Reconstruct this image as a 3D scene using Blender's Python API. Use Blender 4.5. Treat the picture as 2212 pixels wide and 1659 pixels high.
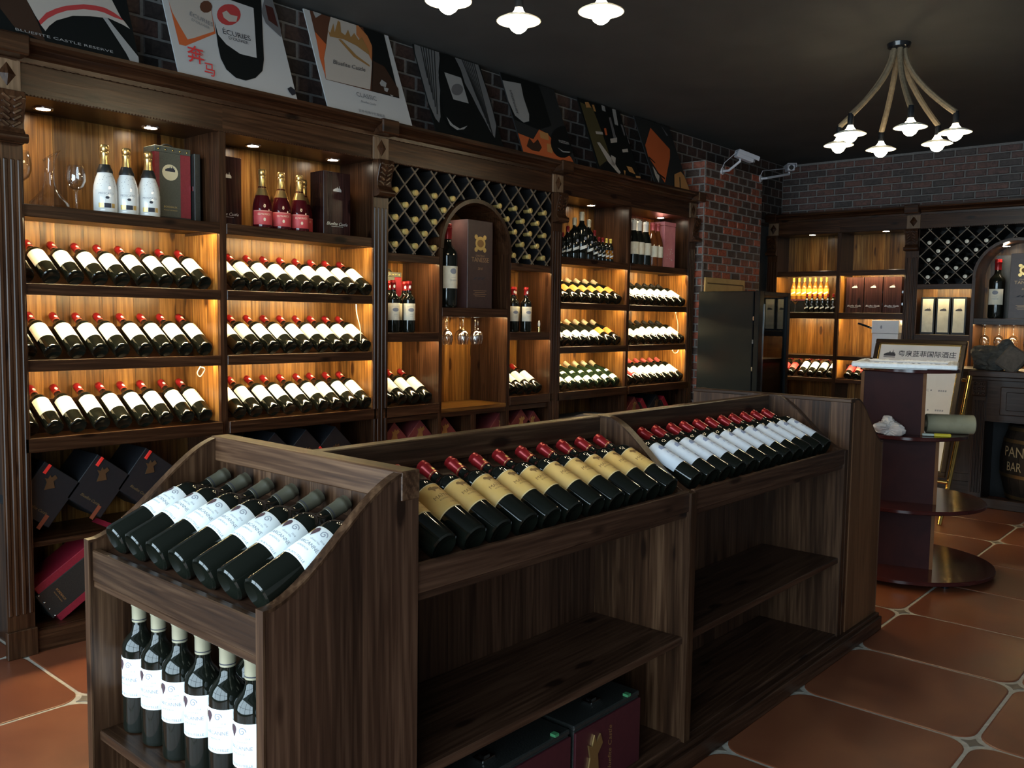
import bpy, bmesh, math, random
from mathutils import Matrix, Vector
random.seed(7)
for o in list(bpy.data.objects): bpy.data.objects.remove(o, do_unlink=True)
S = bpy.context.scene
COL = S.collection
# ---------------------------------------------------------------- camera
cam = bpy.data.cameras.new('camera'); cam.sensor_fit = 'HORIZONTAL'; cam.sensor_width = 36.0
cam.lens = 1906.4 / 2212 * 36.0; cam.clip_start = 0.02; cam.clip_end = 200
camo = bpy.data.objects.new('camera', cam); COL.objects.link(camo)
yaw, pit, rol = math.radians(-41.236), math.radians(-4.358), math.radians(0.875)
fw = Vector((math.sin(yaw)*math.cos(pit), math.cos(yaw)*math.cos(pit), math.sin(pit)))
rt = Vector((math.cos(yaw), -math.sin(yaw), 0)); up = rt.cross(fw)
rt2 = math.cos(rol)*rt + math.sin(rol)*up; up2 = math.cos(rol)*up - math.sin(rol)*rt
camo.matrix_world = Matrix(((rt2.x, up2.x, -fw.x, 0), (rt2.y, up2.y, -fw.y, 0), (rt2.z, up2.z, -fw.z, 1.30), (0, 0, 0, 1)))
S.camera = camo
# ---------------------------------------------------------------- world, daylight, exposure
SKY = 8.8            # overcast daylight outside the shopfront
LED = 180.0            # shelf light strips
SPOT = 90.0          # recessed downlights
BULB = 70.0          # pendant bulbs
S.view_settings.view_transform = 'Standard'; S.view_settings.look = 'None'
S.view_settings.exposure = 0.0; S.view_settings.gamma = 1.0; S.view_settings.use_curve_mapping = False
W = bpy.data.worlds.new('world'); S.world = W; W.use_nodes = True
bg = W.node_tree.nodes['Background']; bg.inputs[0].default_value = (0.67, 0.87, 1.0, 1); bg.inputs[1].default_value = SKY
def portal(loc, rot, sx, sy):
    l = bpy.data.lights.new('window_portal', 'AREA'); l.shape = 'RECTANGLE'; l.size = sx; l.size_y = sy
    l.cycles.is_portal = True
    o = bpy.data.objects.new('window_portal', l); o.location = loc; o.rotation_euler = rot; COL.objects.link(o)
portal((-1.05, -0.93, 1.35), (math.radians(90), 0, 0), 4.5, 2.5)
# ---------------------------------------------------------------- materials
MATS = {}
def new_mat(name):
    m = bpy.data.materials.new(name); m.use_nodes = True
    nt = m.node_tree; return m, nt, nt.nodes['Principled BSDF']
def plain(name, col, rough=0.5, metal=0.0, spec=0.5, coat=0.0, emit=None, es=0.0):
    if name in MATS: return MATS[name]
    m, nt, b = new_mat(name)
    b.inputs['Base Color'].default_value = (*col, 1); b.inputs['Roughness'].default_value = rough
    b.inputs['Metallic'].default_value = metal; b.inputs['Specular IOR Level'].default_value = spec
    b.inputs['Coat Weight'].default_value = coat; b.inputs['Coat Roughness'].default_value = 0.05
    if emit: b.inputs['Emission Color'].default_value = (*emit, 1); b.inputs['Emission Strength'].default_value = es
    MATS[name] = m; return m
def N(nt, t, **kw):
    n = nt.nodes.new(t)
    for k, v in kw.items(): setattr(n, k, v)
    return n
def ramp(nt, stops):
    r = N(nt, 'ShaderNodeValToRGB'); e = r.color_ramp.elements
    while len(e) < len(stops): e.new(0.5)
    for x, (p, c) in zip(e, stops): x.position = p; x.color = (*c, 1)
    return r
def wood(name, axis, dark, mid, light, rough=0.38, var=0.5, fine=1.0):
    key = name + '_' + axis
    if key in MATS: return MATS[key]
    m, nt, b = new_mat(key); L = nt.links.new
    tc = N(nt, 'ShaderNodeTexCoord'); oi = N(nt, 'ShaderNodeObjectInfo')
    off = N(nt, 'ShaderNodeVectorMath', operation='SCALE'); off.inputs[3].default_value = 37.0
    cmb = N(nt, 'ShaderNodeCombineXYZ')
    for i in range(3): L(oi.outputs['Random'], cmb.inputs[i])
    L(cmb.outputs[0], off.inputs[0])
    add = N(nt, 'ShaderNodeVectorMath', operation='ADD'); L(tc.outputs['Object'], add.inputs[0]); L(off.outputs[0], add.inputs[1])
    def noise(sl, sc, det, dist=0.0):
        mp = N(nt, 'ShaderNodeMapping')
        s = [sc, sc, sc]; s['xyz'.index(axis)] = sl
        mp.inputs['Scale'].default_value = s; L(add.outputs[0], mp.inputs[0])
        n = N(nt, 'ShaderNodeTexNoise'); n.inputs['Scale'].default_value = 1.0; n.inputs['Detail'].default_value = det
        n.inputs['Distortion'].default_value = dist; L(mp.outputs[0], n.inputs[0]); return n
    n1 = noise(1.8, 34*fine, 4, 0.8); n2 = noise(6, 230*fine, 2); n3 = noise(1.0, 4.5, 2)
    mw = N(nt, 'ShaderNodeMapping'); sw = [1.0, 1.0, 1.0]; sw['xyz'.index(axis)] = 0.05; mw.inputs['Scale'].default_value = sw; L(add.outputs[0], mw.inputs[0])
    wv = N(nt, 'ShaderNodeTexWave'); wv.wave_type = 'BANDS'; wv.bands_direction = 'DIAGONAL'; wv.inputs['Scale'].default_value = 34.0*fine; wv.inputs['Distortion'].default_value = 7.0; wv.inputs['Detail'].default_value = 2.0; wv.inputs['Detail Scale'].default_value = 0.35
    L(mw.outputs[0], wv.inputs[0])
    def madd(x, k, y=None):
        m_ = N(nt, 'ShaderNodeMath', operation='MULTIPLY_ADD'); L(x, m_.inputs[0]); m_.inputs[1].default_value = k
        if y is None: m_.inputs[2].default_value = 0.0
        else: L(y, m_.inputs[2])
        return m_
    mx = madd(n1.outputs[0], 0.62, madd(n2.outputs[0], 0.34, madd(wv.outputs['Fac'], 0.07).outputs[0]).outputs[0])
    mx2 = madd(n3.outputs[0], 0.28, mx.outputs[0])
    mpk = N(nt, 'ShaderNodeMapping'); sk = [9.0, 9.0, 9.0]; sk['xyz'.index(axis)] = 3.2; mpk.inputs['Scale'].default_value = sk; L(add.outputs[0], mpk.inputs[0])
    vo = N(nt, 'ShaderNodeTexVoronoi'); vo.inputs['Scale'].default_value = 1.0; vo.inputs['Randomness'].default_value = 1.0; L(mpk.outputs[0], vo.inputs[0])
    kn = N(nt, 'ShaderNodeMapRange'); kn.interpolation_type = 'SMOOTHSTEP'; kn.inputs[1].default_value = 0.04; kn.inputs[2].default_value = 0.17; kn.inputs[3].default_value = 0.42; kn.inputs[4].default_value = 0.0; L(vo.outputs['Distance'], kn.inputs[0])
    r = ramp(nt, [(0.42, dark), (0.64, mid), (0.90, light)])
    sub = N(nt, 'ShaderNodeMath', operation='SUBTRACT'); L(mx2.outputs[0], sub.inputs[0]); L(kn.outputs[0], sub.inputs[1])
    L(sub.outputs[0], r.inputs[0])
    hs = N(nt, 'ShaderNodeHueSaturation')
    mr = N(nt, 'ShaderNodeMapRange'); mr.inputs[3].default_value = 1 - var; mr.inputs[4].default_value = 1 + var; L(oi.outputs['Random'], mr.inputs[0])
    L(mr.outputs[0], hs.inputs['Value']); L(r.outputs[0], hs.inputs['Color']); L(hs.outputs[0], b.inputs['Base Color'])
    bp = N(nt, 'ShaderNodeBump'); bp.inputs['Strength'].default_value = 0.25; bp.inputs['Distance'].default_value = 0.002
    L(mx.outputs[0], bp.inputs['Height']); L(bp.outputs[0], b.inputs['Normal'])
    b.inputs['Roughness'].default_value = rough; b.inputs['Specular IOR Level'].default_value = 0.28
    MATS[key] = m; return m
def dkw(a): return wood('cabinet_wood', a, (0.0090, 0.0034, 0.0017), (0.030, 0.0122, 0.0057), (0.080, 0.035, 0.0160), 0.28, 0.25)
def bkw(a): return wood('pine_plank', a, (0.030, 0.0088, 0.0020), (0.138, 0.056, 0.0115), (0.31, 0.155, 0.042), 0.32, 0.45, 0.8)
def isw(a): return wood('island_wood', a, (0.012, 0.0048, 0.0023), (0.039, 0.0172, 0.0082), (0.108, 0.056, 0.029), 0.36, 0.30)
def isd(a): return wood('island_wood_dark', a, (0.012, 0.0050, 0.0029), (0.040, 0.0178, 0.0100), (0.095, 0.047, 0.027), 0.36, 0.25)
def brickmat(name, stops):
    if name in MATS: return MATS[name]
    m, nt, b = new_mat(name); L = nt.links.new
    oi = N(nt, 'ShaderNodeObjectInfo'); r = ramp(nt, stops); r.color_ramp.interpolation = 'CONSTANT'; L(oi.outputs['Random'], r.inputs[0])
    tc = N(nt, 'ShaderNodeTexCoord'); n = N(nt, 'ShaderNodeTexNoise'); n.inputs['Scale'].default_value = 28; n.inputs['Detail'].default_value = 4; n.inputs['Distortion'].default_value = 1.4
    ad = N(nt, 'ShaderNodeVectorMath', operation='ADD'); L(tc.outputs['Object'], ad.inputs[0]); L(oi.outputs['Location'], ad.inputs[1]); L(ad.outputs[0], n.inputs[0])
    hs = N(nt, 'ShaderNodeHueSaturation'); mr = N(nt, 'ShaderNodeMapRange'); mr.inputs[1].default_value = 0.25; mr.inputs[2].default_value = 0.75; mr.inputs[3].default_value = 0.45; mr.inputs[4].default_value = 1.6
    L(n.outputs[0], mr.inputs[0]); L(mr.outputs[0], hs.inputs['Value']); L(r.outputs[0], hs.inputs['Color']); L(hs.outputs[0], b.inputs['Base Color'])
    b.inputs['Roughness'].default_value = 0.6; MATS[name] = m; return m
def noisy(name, c1, c2, scale, rough=0.5, bump=0.0, det=4, metal=0.0, rvar=0.0, c0=None, obj_random=0.0):
    if name in MATS: return MATS[name]
    m, nt, b = new_mat(name); L = nt.links.new
    tc = N(nt, 'ShaderNodeTexCoord'); oi = N(nt, 'ShaderNodeObjectInfo'); ad = N(nt, 'ShaderNodeVectorMath', operation='ADD')
    L(tc.outputs['Object'], ad.inputs[0]); L(oi.outputs['Location'], ad.inputs[1])
    n = N(nt, 'ShaderNodeTexNoise'); n.inputs['Scale'].default_value = scale; n.inputs['Detail'].default_value = det; n.inputs['Distortion'].default_value = 0.5
    L(ad.outputs[0], n.inputs[0]); r = ramp(nt, [(0.30, c1), (0.70, c2)] if c0 is None else [(0.25, c1), (0.5, c0), (0.75, c2)]); L(n.outputs[0], r.inputs[0])
    if obj_random:
        hs = N(nt, 'ShaderNodeHueSaturation'); mr = N(nt, 'ShaderNodeMapRange'); mr.inputs[3].default_value = 1-obj_random; mr.inputs[4].default_value = 1+obj_random
        L(oi.outputs['Random'], mr.inputs[0]); L(mr.outputs[0], hs.inputs['Value']); L(r.outputs[0], hs.inputs['Color']); L(hs.outputs[0], b.inputs['Base Color'])
    else: L(r.outputs[0], b.inputs['Base Color'])
    if rvar:
        mr2 = N(nt, 'ShaderNodeMapRange'); mr2.inputs[3].default_value = rough-rvar; mr2.inputs[4].default_value = rough+rvar; L(n.outputs[0], mr2.inputs[0]); L(mr2.outputs[0], b.inputs['Roughness'])
    else: b.inputs['Roughness'].default_value = rough
    b.inputs['Metallic'].default_value = metal
    if bump:
        bp = N(nt, 'ShaderNodeBump'); bp.inputs['Strength'].default_value = bump; bp.inputs['Distance'].default_value = 0.004; L(n.outputs[0], bp.inputs['Height']); L(bp.outputs[0], b.inputs['Normal'])
    MATS[name] = m; return m
def clear_glass(name='clear_glass', tint=(1, 1, 1), boost=1.0):
    if name in MATS: return MATS[name]
    m = bpy.data.materials.new(name); m.use_nodes = True; nt = m.node_tree; nt.nodes.clear(); L = nt.links.new
    o = N(nt, 'ShaderNodeOutputMaterial'); mix = N(nt, 'ShaderNodeMixShader'); tr = N(nt, 'ShaderNodeBsdfTransparent'); gl = N(nt, 'ShaderNodeBsdfGlossy')
    tr.inputs[0].default_value = (*tint, 1); gl.inputs['Roughness'].default_value = 0.03
    lw = N(nt, 'ShaderNodeLayerWeight'); lw.inputs[0].default_value = 0.5
    pw = N(nt, 'ShaderNodeMath', operation='POWER'); pw.inputs[1].default_value = 3.0; L(lw.outputs['Facing'], pw.inputs[0])
    mu = N(nt, 'ShaderNodeMath', operation='MULTIPLY_ADD'); mu.inputs[1].default_value = 0.55*boost; mu.inputs[2].default_value = 0.05*boost; mu.use_clamp = True; L(pw.outputs[0], mu.inputs[0])
    L(mu.outputs[0], mix.inputs[0]); L(tr.outputs[0], mix.inputs[1]); L(gl.outputs[0], mix.inputs[2]); L(mix.outputs[0], o.inputs[0])
    MATS[name] = m; return m
def emis(name, col, st):
    if name in MATS: return MATS[name]
    m = bpy.data.materials.new(name); m.use_nodes = True; nt = m.node_tree; nt.nodes.clear()
    o = N(nt, 'ShaderNodeOutputMaterial'); e = N(nt, 'ShaderNodeEmission'); e.inputs[0].default_value = (*col, 1); e.inputs[1].default_value = st
    nt.links.new(e.outputs[0], o.inputs[0]); MATS[name] = m; return m
GLASS = plain('bottle_glass', (0.006, 0.007, 0.005), 0.06, 0, 0.6)
WHITE = noisy('label_paper', (0.80, 0.78, 0.72), (0.86, 0.84, 0.79), 40, 0.65)
CREAM = noisy('cream_label_paper', (0.72, 0.66, 0.52), (0.80, 0.75, 0.62), 40, 0.65)
COOL = noisy('white_label_paper', (0.82, 0.86, 0.86), (0.88, 0.91, 0.90), 40, 0.6)
YELLOW = noisy('ochre_label_paper', (0.62, 0.36, 0.09), (0.74, 0.46, 0.15), 14, 0.6)
ORANGE = noisy('orange_label_paper', (0.62, 0.15, 0.02), (0.72, 0.21, 0.035), 14, 0.6)
REDL = noisy('red_label_paper', (0.55, 0.02, 0.03), (0.68, 0.05, 0.05), 14, 0.5)
INK = plain('dark_ink', (0.03, 0.03, 0.04), 0.7)
GREYINK = plain('grey_ink', (0.25, 0.26, 0.30), 0.7)
BRINK = plain('brown_ink', (0.22, 0.11, 0.03), 0.7)
BLUINK = plain('blue_grey_ink', (0.25, 0.29, 0.42), 0.7)
GOLDINK = plain('gold_print', (0.62, 0.44, 0.17), 0.35, 0.8)
SILVINK = plain('silver_print', (0.75, 0.75, 0.75), 0.35, 0.6)
WHITEINK = plain('white_print', (0.75, 0.75, 0.75), 0.6)
REDINK = plain('red_print', (0.50, 0.03, 0.03), 0.6)
CAPRED = plain('red_foil', (0.28, 0.012, 0.014), 0.28, 0.35)
CAPGREY = plain('pewter_foil', (0.062, 0.055, 0.036), 0.42, 0.0)
CAPCHAMP = plain('champagne_foil', (0.40, 0.36, 0.25), 0.35, 0.35)
CAPCREAM = plain('cream_foil', (0.62, 0.53, 0.36), 0.4, 0.2)
CAPBLACK = plain('black_foil', (0.02, 0.02, 0.02), 0.35, 0.1)
CAPWHITE = plain('white_foil', (0.80, 0.77, 0.70), 0.4)
CAPGOLD = plain('gold_foil', (0.80, 0.52, 0.20), 0.28, 0.9)
CAPPINK = plain('rose_foil', (0.55, 0.10, 0.10), 0.35, 0.2)
CAPYEL = plain('yellow_foil', (0.85, 0.60, 0.10), 0.35, 0.1)
LEDM = emis('warm_light_strip', (1.0, 0.76, 0.38), LED)
LENS = emis('downlight_lens', (1.0, 0.86, 0.66), SPOT)
BULBM = emis('bulb_glow', (1.0, 0.82, 0.52), BULB)
CHROME = plain('chrome', (0.7, 0.7, 0.7), 0.12, 1.0)
BRASS = plain('polished_brass', (0.75, 0.50, 0.16), 0.16, 1.0)
GOLDM = plain('gold_emblem', (0.55, 0.36, 0.14), 0.32, 0.85)
MAHCORE = noisy('mahogany_core', (0.022, 0.004, 0.005), (0.034, 0.007, 0.007), 9, 0.55)
MAHCORE.node_tree.nodes['Principled BSDF'].inputs['Specular IOR Level'].default_value = 0.15
MAHOG = noisy('mahogany_laminate', (0.040, 0.008, 0.008), (0.060, 0.014, 0.012), 9, 0.16)
MAHEDGE = noisy('tan_edge_band', (0.13, 0.055, 0.02), (0.18, 0.08, 0.034), 15, 0.6)
MAHEDGE.node_tree.nodes['Principled BSDF'].inputs['Specular IOR Level'].default_value = 0.15
BLACK = plain('black_lacquer', (0.008, 0.009, 0.011), 0.22, 0, 0.5)
LEATHER = noisy('black_leatherette', (0.012, 0.013, 0.012), (0.022, 0.024, 0.022), 220, 0.42, 0.3)
GLEATHER = noisy('dark_green_leatherette', (0.050, 0.055, 0.042), (0.075, 0.080, 0.062), 220, 0.45, 0.3)
REDLEATHER = noisy('crimson_leatherette', (0.19, 0.008, 0.02), (0.24, 0.013, 0.028), 120, 0.45, 0.2)
BURG = noisy('burgundy_card', (0.110, 0.018, 0.020), (0.140, 0.026, 0.026), 60, 0.5)
CARDBLK = noisy('navy_black_card', (0.0045, 0.005, 0.007), (0.007, 0.0075, 0.010), 60, 0.5)
# ---------------------------------------------------------------- mesh helpers
class MB:
    def __init__(s): s.v = []; s.f = []
    def add(s, vs, fs):
        k = len(s.v); s.v += [tuple(p) for p in vs]; s.f += [tuple(i+k for i in f) for f in fs]; return s
    def box(s, x0, x1, y0, y1, z0, z1):
        return s.add([(x0,y0,z0),(x1,y0,z0),(x1,y1,z0),(x0,y1,z0),(x0,y0,z1),(x1,y0,z1),(x1,y1,z1),(x0,y1,z1)],
                     [(0,3,2,1),(4,5,6,7),(0,1,5,4),(1,2,6,5),(2,3,7,6),(3,0,4,7)])
    def prism(s, poly, axis, a0, a1):
        n = len(poly)
        def P(p, a): return {'x': (a, p[0], p[1]), 'y': (p[0], a, p[1]), 'z': (p[0], p[1], a)}[axis]
        vs = [P(p, a0) for p in poly] + [P(p, a1) for p in poly]
        fs = [tuple(range(n)), tuple(range(2*n-1, n-1, -1))] + [(i, i+n, (i+1) % n + n, (i+1) % n) for i in range(n)]
        return s.add(vs, fs)
    def lathe(s, prof, seg=20, M=None, a0=0, a1=None):
        vs = []; fs = []; full = a1 is None; n = len(prof); m = seg if full else seg+1
        for j in range(m):
            a = a0 + (2*math.pi*j/seg if full else (a1-a0)*j/seg)
            for r, z in prof: vs.append(Vector((r*math.cos(a), r*math.sin(a), z)))
        for j in range(seg):
            k = (j+1) % m
            for i in range(n-1):
                if prof[i][0] < 1e-6 and prof[i+1][0] < 1e-6: continue
                fs.append((j*n+i, k*n+i, k*n+i+1, j*n+i+1))
        if M is not None: vs = [M @ v for v in vs]
        return s.add(vs, fs)
    def tube(s, pts, r, seg=8, close=True):
        pts = [Vector(p) for p in pts]; rings = []
        for i, p in enumerate(pts):
            d = (pts[min(i+1, len(pts)-1)] - pts[max(i-1, 0)]).normalized()
            a = d.orthogonal().normalized() if i == 0 else (a_prev - d*a_prev.dot(d)).normalized()
            a_prev = a; b = d.cross(a); rr = r[i] if isinstance(r, (list, tuple)) else r
            rings.append([p + a*math.cos(2*math.pi*k/seg)*rr + b*math.sin(2*math.pi*k/seg)*rr for k in range(seg)])
        vs = [v for q in rings for v in q]; fs = []
        for i in range(len(pts)-1):
            for k in range(seg):
                fs.append((i*seg+k, i*seg+(k+1) % seg, (i+1)*seg+(k+1) % seg, (i+1)*seg+k))
        if close: fs += [tuple(range(seg-1, -1, -1)), tuple(range((len(pts)-1)*seg, len(pts)*seg))]
        return s.add(vs, fs)
    def obox(s, M, hx, hy, hz):
        q = MB().box(-hx, hx, -hy, hy, -hz, hz); return s.add([M @ Vector(v) for v in q.v], q.f)
    def mesh(s, name, mat, smooth=False, bevel=0.0, off=None, weld=False):
        bm = bmesh.new()
        vv = [bm.verts.new(Vector(v) - off if off is not None else v) for v in s.v]
        for f in s.f:
            g = []
            for i in f:
                if vv[i] not in g: g.append(vv[i])
            try:
                if len(g) > 2: bm.faces.new(g)
            except ValueError: pass
        if weld or smooth: bmesh.ops.remove_doubles(bm, verts=bm.verts, dist=1e-6)
        bmesh.ops.recalc_face_normals(bm, faces=bm.faces)
        if bevel: bmesh.ops.bevel(bm, geom=list(bm.edges), offset=bevel, segments=1, affect='EDGES', clamp_overlap=True)
        me = bpy.data.meshes.new(name); bm.to_mesh(me); bm.free()
        me.materials.append(mat)
        if smooth:
            for p in me.polygons: p.use_smooth = True
            try: me.set_sharp_from_angle(angle=math.radians(38))
            except Exception: pass
        return me
    def build(s, name, mat, parent=None, smooth=False, bevel=0.0, label=None):
        off = None; q = parent
        while q is not None: off = (off or Vector()) + q.location; q = q.parent
        o = bpy.data.objects.new(name, s.mesh(name, mat, smooth, bevel, off))
        COL.objects.link(o)
        if parent is not None: o.parent = parent
        if label: o['label'] = label
        return o
def tag(o, label, cat, group=None, kind=None):
    if kind: o['kind'] = kind
    if label: o['label'] = label
    if cat: o['category'] = cat
    if group: o['group'] = group
    return o
def empty(name, loc, label=None, cat=None, group=None):
    o = bpy.data.objects.new(name, None); o.empty_display_size = 0.05; COL.objects.link(o); o.location = loc
    o.matrix_world = Matrix.Translation(loc)
    return tag(o, label, cat, group)
def part(parent, name, me, M=None, label=None):
    o = bpy.data.objects.new(name, me); COL.objects.link(o); o.parent = parent
    if M is not None: o.matrix_local = M
    if label: o['label'] = label
    return o
def box_part(parent, name, mat, *b, bevel=0.0, label=None): return MB().box(*b).build(name, mat, parent, bevel=bevel, label=label)
def copy_thing(src, M, label, group=None):
    r = src.copy(); COL.objects.link(r); r.matrix_world = M; r['label'] = label
    if group: r['group'] = group
    for c in src.children:
        d = c.copy(); COL.objects.link(d); d.parent = r; d.matrix_local = c.matrix_local
        for g in c.children:
            e = g.copy(); COL.objects.link(e); e.parent = d; e.matrix_local = g.matrix_local
    return r
ORD = ['first', 'second', 'third', 'fourth', 'fifth', 'sixth', 'seventh', 'eighth', 'ninth', 'tenth', 'eleventh', 'twelfth', 'thirteenth']
# ---------------------------------------------------------------- text meshes (one batch)
TXT = {}
def _texts(items):
    tmp = []
    for key, (body, size, shear) in items.items():
        c = bpy.data.curves.new('t', 'FONT'); c.body = body; c.size = size; c.shear = shear
        c.offset = 0.010 if key in ('sign', 'benma1', 'benma2') else 0.0; c.align_x = 'CENTER'; c.align_y = 'CENTER'; c.resolution_u = 2
        o = bpy.data.objects.new('t', c); COL.objects.link(o); tmp.append((key, o))
    dg = bpy.context.evaluated_depsgraph_get()
    for key, o in tmp:
        me = bpy.data.meshes.new_from_object(o.evaluated_get(dg)); me.name = 'print'
        TXT[key] = ([tuple(v.co) for v in me.vertices], [tuple(p.vertices) for p in me.polygons])
        bpy.data.meshes.remove(me)
    for key, o in tmp:
        c = o.data; bpy.data.objects.remove(o); bpy.data.curves.remove(c)
_texts({
 'darc': ("D'ARCANNE", 1, 0), 'bord': ('BORDEAUX', 1, 0), 'y2018': ('2018', 1, 0), 'script': ('Grand Vin', 1, 0.35), 'misen': ('MIS EN BOUTEILLE', 1, 0),
 'maitre': ('MAÎTRE', 1, 0), 'ch': ('CHÂTEAU', 1, 0), 'flora': ('Flora', 1, 0.35), 'moscato': ('MOSCATO', 1, 0), 'edwards': ('EDWARDS', 1, 0),
 'bluefite': ('Bluefite Castle', 1, 0.35), 'tanesse': ('TANESSE', 1, 0), 'chateau': ('CHATEAU', 1, 0), 'y2010': ('2010', 1, 0.2), 'produit': ('PRODUIT DE FRANCE', 1, 0),
 'reserve': ('BLUEFITE CASTLE RESERVE', 1, 0), 'benma1': ('奔', 1, 0.15), 'benma2': ('马', 1, 0.15), 'ecuries': ('ÉCURIES', 1, 0), 'olivier': ("D'OLIVIER", 1, 0),
 'classic': ('CLASSIC', 1, 0), 'lanfei': ('蓝菲·经典干红葡萄酒', 1, 0), 'samn': ('samnattan', 1, 0), 'nattan': ('nattan', 1, 0),
 'sign': ('粤泉蓝菲国际酒庄', 1, 0), 's1000': ('1000元', 1, 0), 's3000': ('3000元', 1, 0), 's5000': ('5000元', 1, 0),
 'pani': ('PANI', 1, 0), 'bar': ('BAR', 1, 0)})
def text_flat(mb, key, width, cx, cy, fn, rot=0.0, height=None):
    vs, fs = TXT[key]
    xs = [v[0] for v in vs]; ys = [v[1] for v in vs]
    x0, x1, y0, y1 = min(xs), max(xs), min(ys), max(ys)
    s = width/(x1-x0); sy = s if height is None else height/(y1-y0); c, n = math.cos(rot), math.sin(rot)
    out = []
    for v in vs:
        a = (v[0]-(x0+x1)/2)*s; b = (v[1]-(y0+y1)/2)*sy
        out.append(fn(cx + a*c - b*n, cy + a*n + b*c))
    mb.add(out, fs); return mb
def cyl_fn(R): return lambda s, t: (R*math.cos(s/R), R*math.sin(s/R), t)
# ================================================================ SETTING
def struct(name, mb, mat, label=None, parent=None):
    o = mb.build(name, mat, parent)
    if parent is None: tag(o, label, None, None, 'structure')
    return o
CEIL = 2.765; WX = -3.70; RY = 8.08
GROUT = noisy('tile_grout', (0.34, 0.31, 0.26), (0.46, 0.42, 0.36), 60, 0.8)
MORTAR = noisy('brick_mortar', (0.17, 0.155, 0.145), (0.24, 0.22, 0.205), 60, 0.8)
MORTAR2 = noisy('dark_brick_mortar', (0.125, 0.118, 0.112), (0.175, 0.163, 0.155), 60, 0.8)
DARKPLASTER = noisy('dark_plaster', (0.030, 0.031, 0.030), (0.042, 0.043, 0.041), 3, 0.8)
PLASTER = noisy('pale_plaster', (0.36, 0.34, 0.31), (0.42, 0.40, 0.37), 3, 0.8)
floor = struct('floor', MB().box(-4.0, 2.8, -1.8, 8.2, -0.08, -0.003), GROUT, 'terracotta tiled shop floor with pale grout')
ceiling = struct('ceiling', MB().box(-4.0, 2.8, -1.8, 8.2, CEIL, CEIL+0.1), DARKPLASTER, 'dark painted ceiling')
wl = struct('wall_left', MB().box(-4.0, -3.83, -1.8, 8.2, 0, 2.2).box(-4.0, WX, -1.8, 8.2, 2.2, CEIL), MORTAR2, 'brick papered wall above the long shelf run')
wr = struct('wall_far', MB().box(-3.83, 2.8, RY, 8.2, 0, CEIL), MORTAR2, 'brick papered wall above the far shelves')
# near wall with a wide shopfront opening (behind the camera)
NY = -0.9
wn = MB().box(-3.83, 2.65, NY-0.15, NY, 0, 0.10).box(-3.83, 2.65, NY-0.15, NY, 2.60, CEIL).box(-3.83, -3.3, NY-0.15, NY, 0.1, 2.6).box(1.2, 2.65, NY-0.15, NY, 0.1, 2.6)
struct('wall_near', wn, DARKPLASTER, 'plain wall holding the shopfront window')
wrr = MB().box(2.65, 2.8, NY, RY, 0, CEIL)
struct('wall_right', wrr, PLASTER, 'plain pale wall opposite the long shelf run')
FRAMEM = plain('window_frame_metal', (0.06, 0.06, 0.065), 0.4, 0.5)
wf = MB()
for x in (-3.3, -2.2, -1.1, 0.05, 1.15): wf.box(x, x+0.05, NY-0.10, NY-0.05, 0.1, 2.6)
for z in (0.1, 0.95, 2.1, 2.56): wf.box(-3.3, 1.2, NY-0.10, NY-0.05, z, z+0.04)
struct('window_1', wf, FRAMEM, 'dark metal mullions of the shopfront window')
# ---- bricks
BRK_DARK = brickmat('dark_brick', [(0.0, (0.030, 0.022, 0.020)), (0.4, (0.045, 0.026, 0.022)), (0.75, (0.060, 0.032, 0.026))])
BRK_FAR = brickmat('brown_brick', [(0.0, (0.045, 0.030, 0.027)), (0.35, (0.075, 0.034, 0.028)), (0.7, (0.095, 0.040, 0.030))])
BRK_RED = brickmat('red_brick', [(0.0, (0.060, 0.038, 0.030)), (0.34, (0.13, 0.046, 0.030)), (0.62, (0.20, 0.060, 0.036)), (0.86, (0.28, 0.066, 0.034))])
def brick_mesh(w, h, d, mat):
    a, b = w/2, h/2; c = min(0.004, h/6)
    q = MB(); q.add([(-a, -b, 0), (a, -b, 0), (a, b, 0), (-a, b, 0), (-a+c, -b+c, d), (a-c, -b+c, d), (a-c, b-c, d), (-a+c, b-c, d)],
          [(4, 5, 6, 7), (0, 1, 5, 4), (1, 2, 6, 5), (2, 3, 7, 6), (3, 0, 4, 7)])
    return q.mesh('brick', mat)
def lay_bricks(parent, u0, u1, z0, z1, bw, bh, fn, mat, joint=0.0105, skip=None, ju=0.0115):
    cache = {}; r = 0; z = z0
    while z + bh*0.6 < z1:
        u = u0 - (bw/2 if r % 2 else 0)
        while u < u1 - 0.01:
            a, b = max(u, u0), min(u+bw, u1)
            if b - a > 0.02 and not (skip and skip((a+b)/2, z+bh/2)):
                k = round(b-a, 3)
                if k not in cache: cache[k] = brick_mesh(b-a-ju, bh-joint, 0.005, mat)
                o = bpy.data.objects.new('brick', cache[k]); COL.objects.link(o); o.parent = parent
                o.matrix_local = fn((a+b)/2, z+bh/2)
            u += bw
        z += bh; r += 1
RX = Matrix(((0, 0, 1, 0), (1, 0, 0, 0), (0, 1, 0, 0), (0, 0, 0, 1)))      # u->y, v->z, n->+x
RYm = Matrix(((1, 0, 0, 0), (0, 0, -1, 0), (0, 1, 0, 0), (0, 0, 0, 1)))    # u->x, v->z, n->-y
lay_bricks(wl, 1.05, 6.14, 2.225, CEIL-0.01, 0.155, 0.077, lambda u, v: Matrix.Translation((WX, u, v)) @ RX, BRK_DARK, 0.010, None, 0.014)
lay_bricks(wl, 6.14, 7.14, 2.456, CEIL-0.01, 0.155, 0.077, lambda u, v: Matrix.Translation((WX, u, v)) @ RX, BRK_DARK, 0.010, None, 0.014)
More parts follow.
